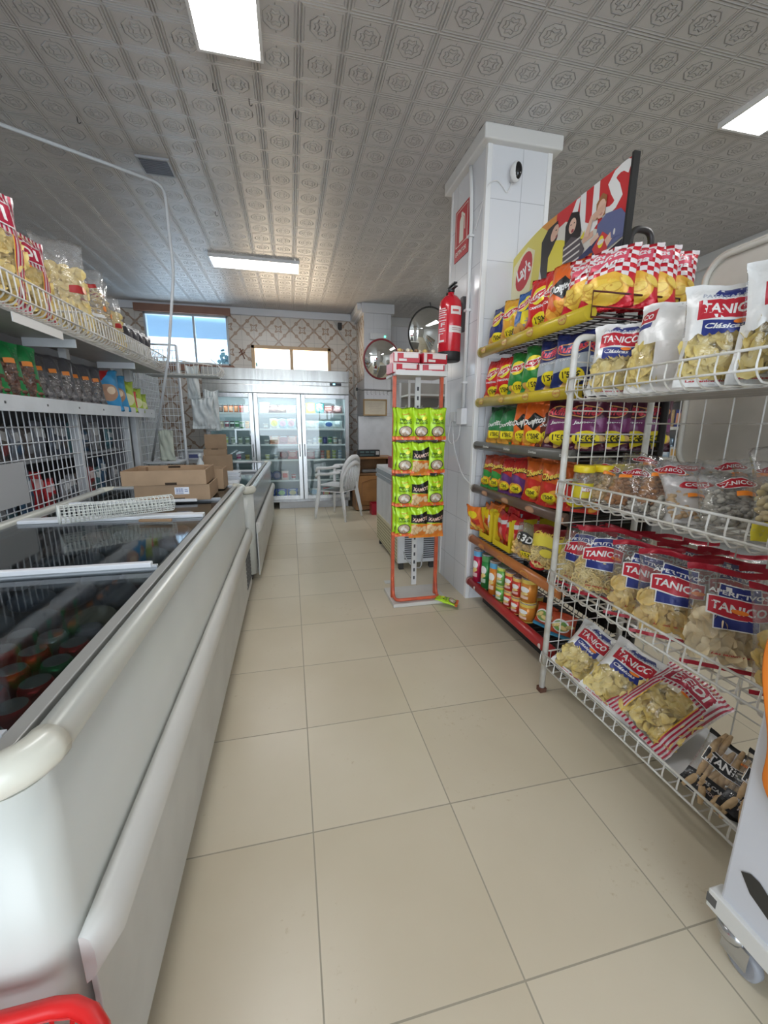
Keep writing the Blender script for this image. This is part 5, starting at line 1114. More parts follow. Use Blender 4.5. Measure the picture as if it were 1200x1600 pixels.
# bags on the crisp display
D = 'crisp bags on the display by the pillar'
def drow(z, specs, x=1.255, group=D, r0=''):
    for key, y, rz, lab, kw in specs:
        bag(key, (x+kw.get('dx', 0), y, z+kw.get('dz', 0)), rz, lab, group, lean=kw.get('lean', -.16), scale=kw.get('s', 1))
drow(1.715, [('lays_navy', 2.42, -80, 'navy crisp bag at the far end of the top display shelf, next to the pillar', {}),
    ('lays_gold', 2.27, -78, 'orange-gold crisp bag second from the pillar on the top display shelf', {}),
    ('lays_blue', 2.12, -76, 'blue and yellow crisp bag third from the pillar on the top display shelf', {}),
    ('lays_red', 1.98, -74, 'red crisp bag between the blue one and the orange corn chip bags, top display shelf', {'s': 1.1}),
    ('lays_red', 1.885, -74, 'half hidden red crisp bag touching the orange corn chip bag, top display shelf', {'s': 1.16, 'dx': .02}),
    ('doritos_or', 1.80, -72, 'orange corn chip bag on the top display shelf', {'s': 1.03}),
    ('santa', 1.68, -62, 'red chequered crisp bag next to the orange corn chip bag on the top display shelf', {'dx': .03}),
    ('santa', 1.60, -52, 'red chequered crisp bag at the front near corner of the top display shelf', {'dx': .06, 's': .98}),
    ('santa', 1.575, -40, 'red chequered crisp bag behind the near corner one, top display shelf', {'dx': .15, 's': 1.0, 'dz': .0}),
    ('santa', 1.57, -30, 'red chequered crisp bag last but one along the near end of the top display shelf', {'dx': .24, 's': 1.02, 'dz': .0}),
    ('santa', 1.575, -24, 'red chequered crisp bag furthest right along the near end of the top display shelf', {'dx': .35, 's': 1.0, 'dz': .0})])
drow(1.405, [('lays_red', 2.44, -80, 'red crisp bag nearest the pillar on the second display shelf', {}), ('lays_red', 2.29, -78, 'red crisp bag beside the green ones on the second display shelf', {}),
    ('lays_green', 2.14, -76, 'green crisp bag beside the red ones on the second display shelf', {}), ('lays_green', 1.99, -74, 'green crisp bag beside the navy ridged ones on the second display shelf', {'s': 1.05}),
    ('ruffles_blue', 1.84, -70, 'navy ridged crisp bag beside the green ones on the second display shelf', {'s': 1.0}), ('ruffles_blue', 1.70, -62, 'navy ridged crisp bag second from the green ones on the second display shelf', {'s': 1.0}),
    ('ruffles_blue', 1.60, -45, 'navy ridged crisp bag seen through the top of the white rack end, left one', {'dx': .09}), ('ruffles_blue', 1.585, -35, 'navy ridged crisp bag seen through the top of the white rack end, right one', {'dx': .25})])
drow(1.125, [('doritos_green', 2.36, -78, 'green corn chip bag nearest the pillar on the grey-fronted shelf', {}), ('doritos_green', 2.21, -76, 'green corn chip bag beside the orange one on the grey-fronted shelf', {'s': .98}),
    ('doritos_orp', 2.05, -74, 'orange corn chip bag on the grey-fronted display shelf, left one', {'s': .94}), ('doritos_orp', 1.94, -72, 'orange corn chip bag on the grey-fronted display shelf, right one', {'s': .96}),
    ('doritos_brown', 1.85, -70, 'dark brown corn chip bag on the grey-fronted display shelf', {'s': .95, 'dx': .03}),
    ('ruffles_purple', 1.73, -66, 'purple ridged crisp bag beside the corn chips on the grey-fronted shelf', {'s': 1.0}), ('ruffles_purple', 1.62, -52, 'purple ridged crisp bag behind the white rack post', {'dx': .04}),
    ('ruffles_purple', 1.59, -40, 'purple ridged crisp bag seen through the white rack grid, left one', {'dx': .14}), ('ruffles_purple', 1.585, -32, 'purple ridged crisp bag seen through the white rack grid, middle one', {'dx': .25}), ('ruffles_purple', 1.58, -26, 'purple ridged crisp bag seen through the white rack grid, right one', {'dx': .36})])
drow(.838, [('cheetos_green', 2.42, -80, 'red and green puff bag nearest the pillar on the dark brown shelf', {}), ('cheetos_green', 2.30, -78, 'red and green puff bag second from the pillar on the dark brown shelf', {'s': 1.02}),
    ('cheetos_purple', 2.17, -76, 'red and purple puff bag left one on the dark brown shelf', {}), ('cheetos_purple', 2.04, -74, 'red and purple puff bag right one on the dark brown shelf', {'s': 1.05}),
    ('cheetos_red', 1.89, -72, 'orange-red puff bag left one on the dark brown shelf', {'s': 1.1}), ('cheetos_red', 1.74, -66, 'orange-red puff bag middle one on the dark brown shelf', {'s': 1.1}), ('cheetos_red', 1.62, -50, 'orange-red puff bag right one behind the white rack post', {'dx': .06, 's': 1.05})])
# row 5: yellow display cartons with small bags
for i, (ya, yb_) in enumerate(((2.30, 2.46), (2.06, 2.27))):
    e = empty('display_carton', ['yellow display carton nearest the pillar on the orange shelf', 'yellow display carton beside the clear puff bag on the orange shelf'][i], 'carton', (1.235, (ya+yb_)/2, .50), 0, 'yellow display cartons')
    h = (yb_-ya)/2
    link('carton_walls', B((0, .30, -h, -h+.004, 0, .20), (0, .30, h-.004, h, 0, .20), (.296, .30, -h, h, 0, .22), (0, .3, -h, h, 0, .003)), plain((.72, .56, .02), .5), e)
    link('front_lip', B((-.003, 0, -h, h, 0, .035), (-.003, 0, -h, -h+.025, .035, .19), (-.003, 0, h-.025, h, .035, .19)), plain((.76, .60, .02), .5), e)
for i, (y, dx) in enumerate(((2.42, 0), (2.34, .0), (2.40, .07), (2.33, .09))):
    bag('fritos_or', (1.275+dx, y, .515+.02*(i % 2)+dx*.1), -85+i*6, 'orange and yellow puff bag in the far yellow carton, %s' % ['front left', 'front right', 'rear left', 'rear right'][i], 'small bags in the yellow cartons', lean=-.1, scale=.95)
bag('fritos_or', (1.225, 2.475, .53), -70, 'orange and yellow puff bag leaning out of the carton towards the pillar', 'small bags in the yellow cartons', lean=.25, scale=.85)
for i, (y, dx) in enumerate(((2.22, 0), (2.15, .02), (2.09, .0), (2.20, .09), (2.12, .11))):
    bag('pelotazos', (1.27+dx, y, .515+.03*(i % 2)+dx*.1), -85+(i-2)*8, 'red and silver puff bag in the near yellow carton, %s' % ['front left', 'front middle', 'front right', 'rear left', 'rear right'][i], 'small bags in the yellow cartons', lean=-.05, scale=1.0)
drow(.495, [('puffs3d', 1.93, -72, 'clear puff bag with black emblem on the orange shelf', {'s': 1.0}), ('stick_yellow', 1.76, -66, 'clear puff bag with yellow band left of the white rack post', {'s': 1.0}), ('stick_yellow', 1.63, -50, 'clear puff bag with yellow band right of the white rack post', {'dx': .05})])
# row 6: crisp tubes
def tube_can(h, body, top, r=.036):
    root = bpy.data.objects.new('crisp_tube', None); COL.objects.link(root); root.empty_display_size = .02
    bm = bmesh.new(); lathe(bm, [(r, 0), (r, h*.97)], 20); link('tube_body', bm, plain(body, .28, .15), root)
    bm = bmesh.new(); lathe(bm, [(r*1.04, h*.96), (r*1.04, h), (r*.95, h+.002)], 20); link('lid', bm, film((.9, .9, .9), .35), root)
    bm = bmesh.new(); lathe(bm, [(r*1.012, h*.80), (r*1.012, h*.955)], 20, cap=False); lathe(bm, [(r*1.02, 0), (r*1.02, .006)], 20, cap=False); link('top_band', bm, plain(top, .3), root)
    artwork('printed_artwork', [('ell', 0, .55, .34, .12, W1), ('rect', -.3, .3, .18, .30, mix(body, W1, .5)), ('ell', .08, .40, .2, .06, (.85, .65, .25)), ('ell', -.1, .36, .2, .06, (.80, .55, .2))], lambda x, z, o: ((r*1.015+o)*math.sin(x*1.9), -(r*1.015+o)*math.cos(x*1.9), z*h), root, grid=(8, 4))
    return root
TS = [('dark pink tube with blue top', 2.45, 1.235, .235, (.55, .02, .08), (.15, .45, .75)), ('rear dark pink tube with blue top', 2.41, 1.31, .235, (.55, .02, .08), (.15, .45, .75)), ('tall green tube', 2.335, 1.24, .235, (.03, .25, .06), (.10, .35, .12)), ('second tall green tube', 2.30, 1.32, .235, (.03, .25, .06), (.10, .35, .12)), ('orange tube with blue top', 2.225, 1.24, .225, (.80, .26, .03), (.12, .42, .70)),
      ('light green tube, lower one', 2.13, 1.24, .10, (.15, .45, .08), (.55, .65, .10)), ('light green tube, upper one', 2.13, 1.24, .12, (.20, .50, .12), (.55, .65, .10), .102), ('red tube left lower', 2.04, 1.245, .10, (.66, .05, .03), (.85, .55, .15)), ('red tube left upper', 2.04, 1.245, .12, (.66, .05, .03), (.85, .55, .15), .102), ('red tube right lower', 1.955, 1.245, .10, (.70, .07, .04), (.85, .55, .15)), ('red tube right upper', 1.955, 1.245, .12, (.70, .07, .04), (.85, .55, .15), .102),
      ('orange tube nearest the viewer lower', 1.86, 1.25, .11, (.75, .28, .04), (.8, .6, .12), 0, .044), ('orange tube nearest the viewer upper', 1.86, 1.25, .14, (.75, .28, .04), (.8, .6, .12), .112, .044), ('rear orange tube lower', 1.93, 1.35, .11, (.75, .28, .04), (.8, .6, .12)), ('rear red tube lower', 2.03, 1.34, .11, (.66, .05, .03), (.85, .55, .15)), ('rear green tube lower', 2.13, 1.34, .11, (.15, .45, .08), (.55, .65, .10))]
tc = {}
for T_ in TS:
    nm, y, x, h, c1, c2_ = T_[:6]; dz = T_[6] if len(T_) > 6 else 0; r = T_[7] if len(T_) > 7 else .036
    k = (h, c1, c2_, r); loc = (x, y, .175+dz)
    if k not in tc: o = tc[k] = tube_can(h, c1, c2_, r); o.location = loc; o.rotation_euler = (0, 0, math.radians(-70))
    else: o = dup(tc[k], loc, math.radians(-80))
    tag(o, nm+' on the lowest red shelf of the display', 'crisp tube', 'crisp tubes on the lowest display shelf')
for i, (y, dx) in enumerate(((1.75, .03), (1.63, .05))):
    bag('small_mix', (1.25+dx, y, .18), -70+i*14, 'small orange and white snack packet on the red shelf, %s towards the rack' % ORD[i], 'small packets on the red shelf', lean=-.25)

# ------------------------------------------------------------------ white wire rack nearest the viewer
RX0, RX1, RY0, RY1 = 1.12, 1.60, .60, 1.50
WW = worn((.76, .75, .72), .35, 0, .08, 14, (.60, .57, .50))
t = empty('wire_rack', 'white wire snack rack with four basket shelves at the right of the aisle', 'rack', (0, 0, 0))
bm = bmesh.new(); tube(bm, bend([(RX0, RY1, .02), (RX0, RY1, 1.585), (RX1-.1, RY1, 1.585)], .05, 6), .013, 8); link('post', bm, WW, t)
bm = bmesh.new(); tube(bm, [(RX1-.08, RY1, .02), (RX1-.08, RY1, 1.585)], .013, 8); link('post', bm, WW, t)
bm = bmesh.new(); tube(bm, bend([(RX0, RY0, .02), (RX0, RY0, 1.585), (RX1-.1, RY0, 1.585)], .05, 6), .013, 8); link('post', bm, WW, t)
bm = bmesh.new(); tube(bm, [(RX1-.08, RY0, .02), (RX1-.08, RY0, 1.585)], .013, 8); link('post', bm, WW, t)
for (x, y) in ((RX0, RY1), (RX1-.08, RY1), (RX0, RY0), (RX1-.08, RY0)): link('rubber_foot', B((x-.016, x+.016, y-.016, y+.016, 0, .022)), plain((.12, .05, .03), .7), t)
bm = bmesh.new()
for i in range(1, 6): x = RX0+i*.066; tube(bm, [(x, RY1, .14), (x, RY1, 1.58)], .0028, 4)
for i in range(15): z = .16+i*.095; tube(bm, [(RX0, RY1, z), (RX1-.08, RY1, z)], .0028, 4)
link('end_grid', bm, WW, t)
bm = bmesh.new()
for i in range(9): y = RY0+.05+i*.10; tube(bm, [(RX1-.09, y, .14), (RX1-.09, y, 1.56)], .003, 4)
for i in range(5): tube(bm, [(RX1-.09, RY0, [.25, .62, 1.04, 1.25, 1.5][i]), (RX1-.09, RY1, [.25, .62, 1.04, 1.25, 1.5][i])], .003, 4)
link('back_grid', bm, WW, t)
def wire_basket(parent, x0, x1, y0, y1, zb, zt, mat, ax='x', name='basket_shelf', step=.048, bottom=True, floor_solid=None, r=.0036):
    """front fence on the x0 side"""
    bm = bmesh.new(); n = int((y1-y0)/step)
    out = -.022 if x1 > x0 else .022
    for i in range(n+1):
        y = y0+(y1-y0)*i/n; tube(bm, bend([(x0, y, zt), (x0+out*.3, y, zb+.03), (x0+.02*(1 if x1 > x0 else -1), y, zb), (x1, y, zb)], .015, 2), r*.85, 4)
    tube(bm, [(x0, y0, zt), (x0, y1, zt)], r*1.15, 6); tube(bm, [(x0+out*.3, y0, zb+.03), (x0+out*.3, y1, zb+.03)], r, 6)
    for y in (y0, y1):
        tube(bm, [(x0, y, zt), (x1, y, zt)], r, 5)
        for k in range(1, 8): x = x0+(x1-x0)*k/8; tube(bm, [(x, y, zb), (x, y, zt)], r*.8, 4)
    for k in range(3): x = x0+(x1-x0)*(k+1)/4; tube(bm, [(x, y0, zb-.004), (x, y1, zb-.004)], r*1.3, 5)
    return link(name, bm, mat, parent)
for zb, zt in ((1.345, 1.425), (.925, 1.01), (.525, .61), (.125, .205)):
    wire_basket(t, RX0-.015, RX1-.10, RY0, RY1+.005, zb, zt, WW)
link('shelf_liner', B((RX0+.05, RX1-.12, RY0+.02, RY1-.02, .130, .133)), worn((.72, .72, .72), .5), t)
link('shelf_liner', B((RX0+.05, RX1-.12, RY0+.02, RY1-.02, 1.337, 1.340)), worn((.45, .45, .44), .5), t)
# rounded header board
hb = bmesh.new(); pts = rrect(.35, 1.44, 1.05, 1.885, .09, 8)
A = [hb.verts.new((RX1+.02, y, z)) for y, z in pts]; C = [hb.verts.new((RX1+.045, y, z)) for y, z in pts]; n = len(pts)
for i in range(n): hb.faces.new((A[i], A[(i+1) % n], C[(i+1) % n], C[i]))
hb.faces.new(A[::-1]); hb.faces.new(C); link('header_board', hb, worn((.68, .64, .57), .4), t)
bm = bmesh.new(); tube(bm, [(RX1+.012, y, z) for y, z in rrect(.37, 1.42, 1.07, 1.865, .08, 8)], .011, 6, closed=True); link('header_moulding', bm, plain((.70, .67, .60), .4), t)

R = 'bags on the white wire rack'
def rbag(key, x, y, z, rz, lab, lean=-.2, s=1, g=R, roll=0): return bag(key, (x, y, z), rz, lab, g, lean, s, roll)
# top row
rbag('classic', 1.20, 1.36, 1.355, -52, 'white crested crisp bag at the far end of the top rack shelf', -.22, .86)
rbag('white_side', 1.22, 1.18, 1.355, -68, 'white crisp bag turned sideways, second from the far end of the top rack shelf', -.25, .98)
rbag('classic2', 1.22, .985, 1.355, -42, 'white crested crisp bag, third from the far end of the top rack shelf', -.12, .92)
rbag('classic', 1.30, .90, 1.355, -22, 'upright white crisp bag with crest, fourth from the far end of the top rack shelf', .02, .98)
rbag('classic2', 1.285, .74, 1.355, -30, 'white crisp bag with crest cut by the right picture edge on the top rack shelf', .02, 1.05)
for i, (x, y) in enumerate(((1.40, 1.30), (1.42, 1.12))): rbag('white_side', x, y, 1.355, -50, 'white crisp bag in rear row of the top rack shelf, %s from far end' % ORD[i], -.1, .85)
# second row: flat nut bags
NB = [('nut_peanut', 1.20, 1.38, -60, -.75, 'peanut bag'), ('nut_almond', 1.21, 1.24, -55, -.85, 'almond bag'), ('nut_almond', 1.26, 1.13, -48, -.75, 'almond bag'), ('nut_coin', 1.24, .98, -35, -.9, 'milky bag with small red oval'), ('nut_seed', 1.20, 1.02, -55, -1.2, 'sunflower seed bag'), ('nut_seed', 1.22, .85, -40, -.85, 'striped seed bag'), ('nut_green', 1.28, .76, -30, -.35, 'nut bag with green round label'), ('nut_peanut', 1.36, 1.34, -50, -.9, 'peanut bag'), ('nut_coin', 1.38, 1.16, -48, -1.0, 'milky bag with small red oval'), ('nut_seed', 1.42, 1.02, -40, -.9, 'seed bag'), ('nut_almond', 1.42, .88, -35, -.9, 'almond bag'), ('nut_seed', 1.21, 1.14, -60, -1.25, 'seed bag')]
PL = ['at the far front corner', 'front row, second from the far end', 'front row, third from the far end', 'in the middle of the front', 'lying low at the front middle', 'near the right of the front row', 'at the right picture edge', 'in the rear row at the far end', 'rear row, second from far end', 'rear row, third from far end', 'in the rear row, nearest the viewer', 'lying low against the front wires']
for i, (key, x, y, rz, lean, nm) in enumerate(NB):
    rbag(key, x, y, .938+(.045 if i > 6 and i < 11 else 0)+(.012 if i in (2, 5) else 0), rz, '%s on second rack shelf, %s' % (nm.replace('milky bag with small red oval', 'milky bag with red oval'), PL[i]), lean, 1.0, 'nut bags on the second rack shelf')
# jars with yellow lids
for i in range(4):
    e = empty('snack_jar', 'yellow-lidded jar at far end of the second rack shelf, %s from the left' % ORD[i], 'jar', (1.18+i*.092, 1.445, .935), 0, 'jars with yellow lids')
    bm = bmesh.new(); lathe(bm, [(.036, 0), (.040, .006), (.040, .10), (.034, .12)], 20); link('jar_body', bm, film((.95, .95, .9), .1), e)
    bm = bmesh.new(); [blob(bm, (rr.uniform(-.022, .022), rr.uniform(-.022, .022), .012+.1*q/46), .010, .008, .008, Matrix.Identity(3), 6, 4) for q in range(46)]; o = link('snacks', bm, food((.20, .08, .03), (.55, .35, .2)), e); o['kind'] = 'stuff'
    bm = bmesh.new(); lathe(bm, [(.0405, .015), (.0405, .075)], 20, cap=False); link('label_band', bm, plain((.72, .60, .03), .4), e)
    artwork('printed_brand', [('text', 'BEDI', 0, .5, .7, .35, W1), ('rect', -.35, .35, .28, .7, (.45, .05, .05)), ('text', 'BEDI', 0, .5, .6, .28, W1)], lambda x, z, o: ((.041+o)*math.sin(x*1.3-.3), -(.041+o)*math.cos(x*1.3-.3), .03+z*.04), e, grid=(4, 1))
    bm = bmesh.new(); lathe(bm, [(.040, .118), (.041, .12), (.041, .142), (.038, .146)], 20); link('lid', bm, plain((.80, .62, .02), .35), e)
# third row
rbag('aper_wheel', 1.215, 1.33, .54, -52, 'clear bag of wheel-shaped snacks with red and blue crest on the third rack shelf', -.28, .98)
rbag('aper_wheel', 1.185, 1.44, .54, -72, 'clear snack bag mostly hidden at the far end of the third rack shelf', -.3, .95)
rbag('aper_chip', 1.22, 1.13, .54, -45, 'clear crisp bag partly hidden behind its neighbour on the third rack shelf', -.28, .95)
rbag('aper_chip', 1.205, .99, .54, -45, 'clear crisp bag with wavy chips and crest in the middle of the third rack shelf', -.32, .98)
rbag('aper_bread', 1.22, .805, .54, -38, 'clear bag of pale flat crackers with crest on the third rack shelf', -.34, 1.0)
rbag('aper_chip2', 1.27, .655, .54, -32, 'clear crisp bag cut by the right picture edge on the third rack shelf', -.34, .98)
for i, (x, y, rz) in enumerate(((1.34, 1.40, -60), (1.36, 1.24, -50), (1.37, 1.08, -45), (1.38, .93, -40), (1.42, .80, -35), (1.46, 1.2, -50), (1.47, 1.0, -45))):
    rbag('aper_chip' if i % 2 else 'aper_bread', x, y, .545, rz, 'clear red-seamed bag at the rear of the third rack shelf, %s from far end' % ORD[i], -.42, .92)
# bottom row
rbag('classic', 1.155, 1.38, .155, -55, 'white crisp bag with crest leaning back at the far end of the bottom rack shelf', -.75, .84, roll=.35)
rbag('classic2', 1.15, 1.17, .165, -48, 'white crisp bag with crest beside the striped one on the bottom rack shelf', -.85, .92, roll=.42)
rbag('bedi', 1.15, 1.02, .18, -40, 'large red striped crisp bag lying back on the bottom rack shelf', -1.12, .70, roll=.72)
rbag('bread', 1.165, .75, .145, -42, 'breadstick bag with black label on the bottom rack shelf', -.80, .72, roll=.45)
rbag('bread', 1.20, .66, .145, -38, 'breadstick bag with black label at the near end of the bottom rack shelf', -.80, .72, roll=.5)

# ------------------------------------------------------------------ wheeled promo unit at the right edge
t = empty('promo_cart', 'white wheeled promotional unit cut by the right picture edge', 'cart', (.95, -.30, 0))
link('side_panel', B((0, .52, 0, .85, .135, 1.25), bev=.006), worn((.66, .68, .74), .35, 0, .04, 4), t)
link('lower_rail', B((-.012, .03, -.02, .868, .105, .155), bev=.003), plain((.72, .72, .70), .35), t)
link('bolt', B((-.0125, .026, .846, .8685, .118, .142)), plain((.1, .1, .1), .4), t)
artwork('printed_lettering', [('poly', [(-.5, .86), (-.47, .98), (-.44, .98), (-.2, .30), (-.26, .22), (-.46, .62)], (.03, .03, .03)), ('ell', -.12, .72, .16, .30, (.03, .03, .03), .1), ('ell', -.10, .68, .07, .14, (.60, .62, .68), .1), ('text', 'o', .2, .6, .25, .5, (.03, .03, .03)), ('text', 'y', .42, .5, .2, .7, (.03, .03, .03))], lambda x, z, o: (-.001-o, .822-(x+.5)*.6, .150+z*.13), t, grid=None, step=.0008, lim=(-.5, .5, 0, 1))
for y in (.82, .03):
    c = bmesh.new()
    lathe(c, [(.010, .066), (.030, .07), (.034, .082), (.034, .10), (.012, .104)], 18, c=(.02, y, 0)); box(c, .018-.016, .018-.012, y-.045, y+.012, .028, .082, bev=.002); box(c, .018+.018, .018+.022, y-.045, y+.012, .028, .082, bev=.002)
    k = link('castor', c, plain((.55, .56, .58), .22, .9), t)
    c = bmesh.new(); lathe(c, [(.030, -.012), (.037, -.008), (.037, .008), (.030, .012)], 22); bmesh.ops.rotate(c, verts=c.verts, cent=(0, 0, 0), matrix=Matrix.Rotation(PI/2, 3, 'Y')); bmesh.ops.translate(c, verts=c.verts, vec=(.021, y-.028, .0385)); link('wheel', c, plain((.30, .31, .34), .4), k)
bm = bmesh.new()
g = [[None]*9 for _ in range(9)]
for i in range(9):
    for j in range(9):
        y = .725-.06*i; z = .93-.060*j+.03*math.sin(i*.9)*(j/8)-.02*min(i, 3)*(j/8)
        g[i][j] = bm.verts.new((-.012-.014*math.sin(i*1.9+j*.5)-.010*(j/8), y+.02*math.sin(j*.7), z+.06*max(0, 1-i)*(j/8)))
for i in range(8):
    for j in range(8): bm.faces.new((g[i][j], g[i+1][j], g[i+1][j+1], g[i][j+1])).smooth = True
o = link('orange_cloth', bm, worn((.80, .22, .02), .8), loc=(.945, -.19, 0)); sm = o.modifiers.new('s', 'SOLIDIFY'); sm.thickness = .004; o.modifiers.new('d', 'SUBSURF').levels = 1
tag(o, 'orange cloth hanging over the white wheeled unit at the right edge', 'cloth')

# ------------------------------------------------------------------ left snack shelving behind the long freezer
GXF = -1.36
t = empty('gondola_shelving', 'white wire and board snack shelving along the left behind the long freezer', 'shelving', (0, 0, 0))
GW = worn((.66, .69, .72), .4, 0, .10, 8)
for y in (1.25, 2.05, 3.12, 3.98, 4.20): 
    w_ = .045 if y < 4.1 else .075
    link('post', B((GXF-.05, GXF-.005, y-w_/2, y+w_/2, 0, 2.0), bev=.003), GW, t)
def grid_panel(y0, y1, z0, z1, x, sy_=.05, sz_=.075, r=.0032):
    bm = bmesh.new(); n = int((y1-y0)/sy_)
    for i in range(n+1): y = y0+(y1-y0)*i/n; tube(bm, [(x, y, z0), (x, y, z1)], r, 4)
    m_ = int((z1-z0)/sz_)
    for i in range(m_+1): z = z0+(z1-z0)*i/m_; tube(bm, [(x+.006, y0, z), (x+.006, y1, z)], r, 4)
    return link('wire_panel', bm, GW, t)
grid_panel(1.28, 2.02, .72, 1.30, GXF); grid_panel(2.08, 3.09, .72, 1.30, GXF); grid_panel(3.15, 3.95, .72, 1.30, GXF, .075, .09)
grid_panel(4.24, 5.0, .72, 1.96, GXF-.02, .05, .075)
# shelf board with white front lip
link('shelf_board', B((GXF-.06, GXF+.06, 1.2, 4.5, 1.318, 1.33), (GXF-.30, GXF-.06, 1.2, 4.5, 1.318, 1.33)), GW, t)
link('front_lip', B((GXF+.06, GXF+.066, 1.2, 4.5, 1.295, 1.372), bev=.001), worn((.72, .75, .78), .35), t)
bm = bmesh.new()
for i in range(9):
    lathe(bm, [(.006, -.001), (.006, .001)], 10, c=(0, 0, 0)) if False else None
    box(bm, GXF+.066, GXF+.0675, 1.6+.35*i-.006, 1.6+.35*i+.006, 1.328, 1.340)
link('lip_screws', bm, plain((.08, .08, .08), .5), t)
for (a, c) in ((.9, 1.75), (1.77, 2.75), (2.77, 3.66), (3.68, 4.36)):
    wire_basket(t, -1.10, -1.42, a, c, 1.725, 1.845, WW, r=.0045, step=.042)
link('shelf_plate', B((-1.46, -1.14, .9, 4.38, 1.700, 1.712)), worn((.44, .44, .42), .5), t)
link('bracket', B(*[(-1.42, -1.16, y-.004, y+.004, 1.655, 1.70) for y in (1.76, 2.76, 3.67)]), GW, t)
link('price_tag_rail', B((-1.13, -1.125, 2.15, 2.55, 1.66, 1.70)), plain((.75, .75, .73), .4), t)
# end frame with its own basket facing the back
bm = bmesh.new(); 
for x in (-1.44, -1.07): tube(bm, [(x, 4.62, .02), (x, 4.62, 2.0)], .014, 8)
tube(bm, [(-1.44, 4.62, 2.0), (-1.07, 4.62, 2.0)], .010, 6)
link('end_frame', bm, GW, t)
bm = bmesh.new()
for i in range(1, 9): x = -1.44+i*.041; tube(bm, [(x, 4.62, .74), (x, 4.62, 1.98)], .003, 4)
for i in range(18): z = .76+i*.07; tube(bm, [(-1.44, 4.625, z), (-1.07, 4.625, z)], .003, 4)
link('end_grid', bm, GW, t)
bm = bmesh.new(); x0, x1, y0, y1, zb, zt = -1.30, -.66, 4.34, 4.60, 1.70, 1.84
for i in range(16):
    x = x0+(x1-x0)*i/15; tube(bm, [(x, y0, zb), (x, y1, zb), (x, y1, zt)], .003, 4)
tube(bm, bend([(x0, y0, zb), (x1, y0, zb), (x1+.04, y0, zb+.06), (x1-.05, y0+.0, zt)], .05, 4), .0045, 6)
tube(bm, bend([(x0, y1, zb), (x1, y1, zb), (x1+.04, y1, zb+.06), (x1-.05, y1, zt), (x0, y1, zt)], .05, 4), .0045, 6)
for z, xx in ((zb, x1), (zb+.05, x1+.03), (zt, x1-.05)): tube(bm, [(xx, y0, z), (xx, y1, z)], .004, 5)
for i in range(7): y = y0+(y1-y0)*i/6; tube(bm, bend([(x1-.05, y, zt), (x1+.035, y, zb+.06), (x1, y, zb)], .02, 3), .003, 4)
link('end_basket', bm, WW, t)
link('end_basket_plate', B((x0, x1-.01, y0+.01, y1-.01, zb-.012, zb-.006)), plain((.52, .53, .52), .5), t)
link('end_shelf', B((-1.44, -1.07, 4.32, 4.61, .86, .875)), GW, t)
o = link('blank_card', B((-.001, .003, -.23, .23, -.105, .105)), plain((.42, .43, .44), .5), loc=(GXF+.022, 2.20, .94)); tag(o, 'blank grey card hanging on the wire grid behind the long freezer', 'card')
LB = 'snack bags in the left wire baskets'
bag('bedi', (-1.27, 2.28, 1.735), 62, 'big red striped crisp bag at the top left picture edge', LB, lean=-.05, scale=1.05)
bag('bedi', (-1.30, 2.60, 1.735), 58, 'big crisp bag with clear front just right of the striped one in the left basket', LB, lean=-.08, scale=.88)
bag('bedi', (-1.28, 1.90, 1.735), 66, 'big red striped crisp bag beyond the left picture edge', LB, lean=-.05, scale=1.0)
for i, (key, y, s, rz) in enumerate((('clear_gold', 2.92, 1.12, 46), ('clear_gold', 3.05, 1.0, 60), ('clear_pale', 3.22, 1.02, 48), ('clear_pale', 3.40, 1.0, 62), ('clear_gold', 3.55, .86, 60))):
    bag(key, (-1.24-.02*(i % 2), y, 1.735), rz, 'clear crisp bag in the left wire baskets, %s after the striped bags' % ORD[i], LB, lean=-.08, scale=s)
for i in range(4):
    bag('small_white', (-1.25, 3.80+i*.15, 1.735), 60, 'small black and white packet at far end of left baskets, %s from viewer' % ORD[i], LB, lean=-.05)
LS = 'packets on the white shelf lip at the left'
y = 1.75
seq = ['green_nut']*5+['grey_nut']*5
for i, key in enumerate(['candy_blue', 'green_nut', 'green_nut', 'green_nut', 'green_nut', 'green_nut', 'grey_nut', 'grey_nut', 'grey_nut', 'grey_nut', 'grey_nut', 'grey_nut']):
    y = 1.90+i*.135
    bag(key, (GXF-.01, y, 1.332), 58, {'green_nut': 'green edged nut packet', 'grey_nut': 'dark clear packet', 'candy_blue': 'blue packet'}[key]+' leaning on the left white shelf, %s from the left picture edge' % ORD[i], LS, lean=-.26+.05*(i % 3), scale=1.2)
for i, (key, y, s) in enumerate((('candy_blue', 3.60, 1.3), ('candy_blue', 3.76, 1.2), ('candy_lime', 3.92, 1.3), ('candy_red', 4.0, 1.1), ('candy_lime', 4.14, 1.1), ('candy_lime', 4.30, .9))):
    bag(key, (GXF+.015, y, 1.332), 50, {'candy_blue': 'blue and red sweet packet', 'candy_red': 'red sweet packet with circle', 'candy_lime': 'lime green sweet packet'}[key]+' at far end of the left white shelf, %s of six' % ORD[i], LS, lean=-.15, scale=s)
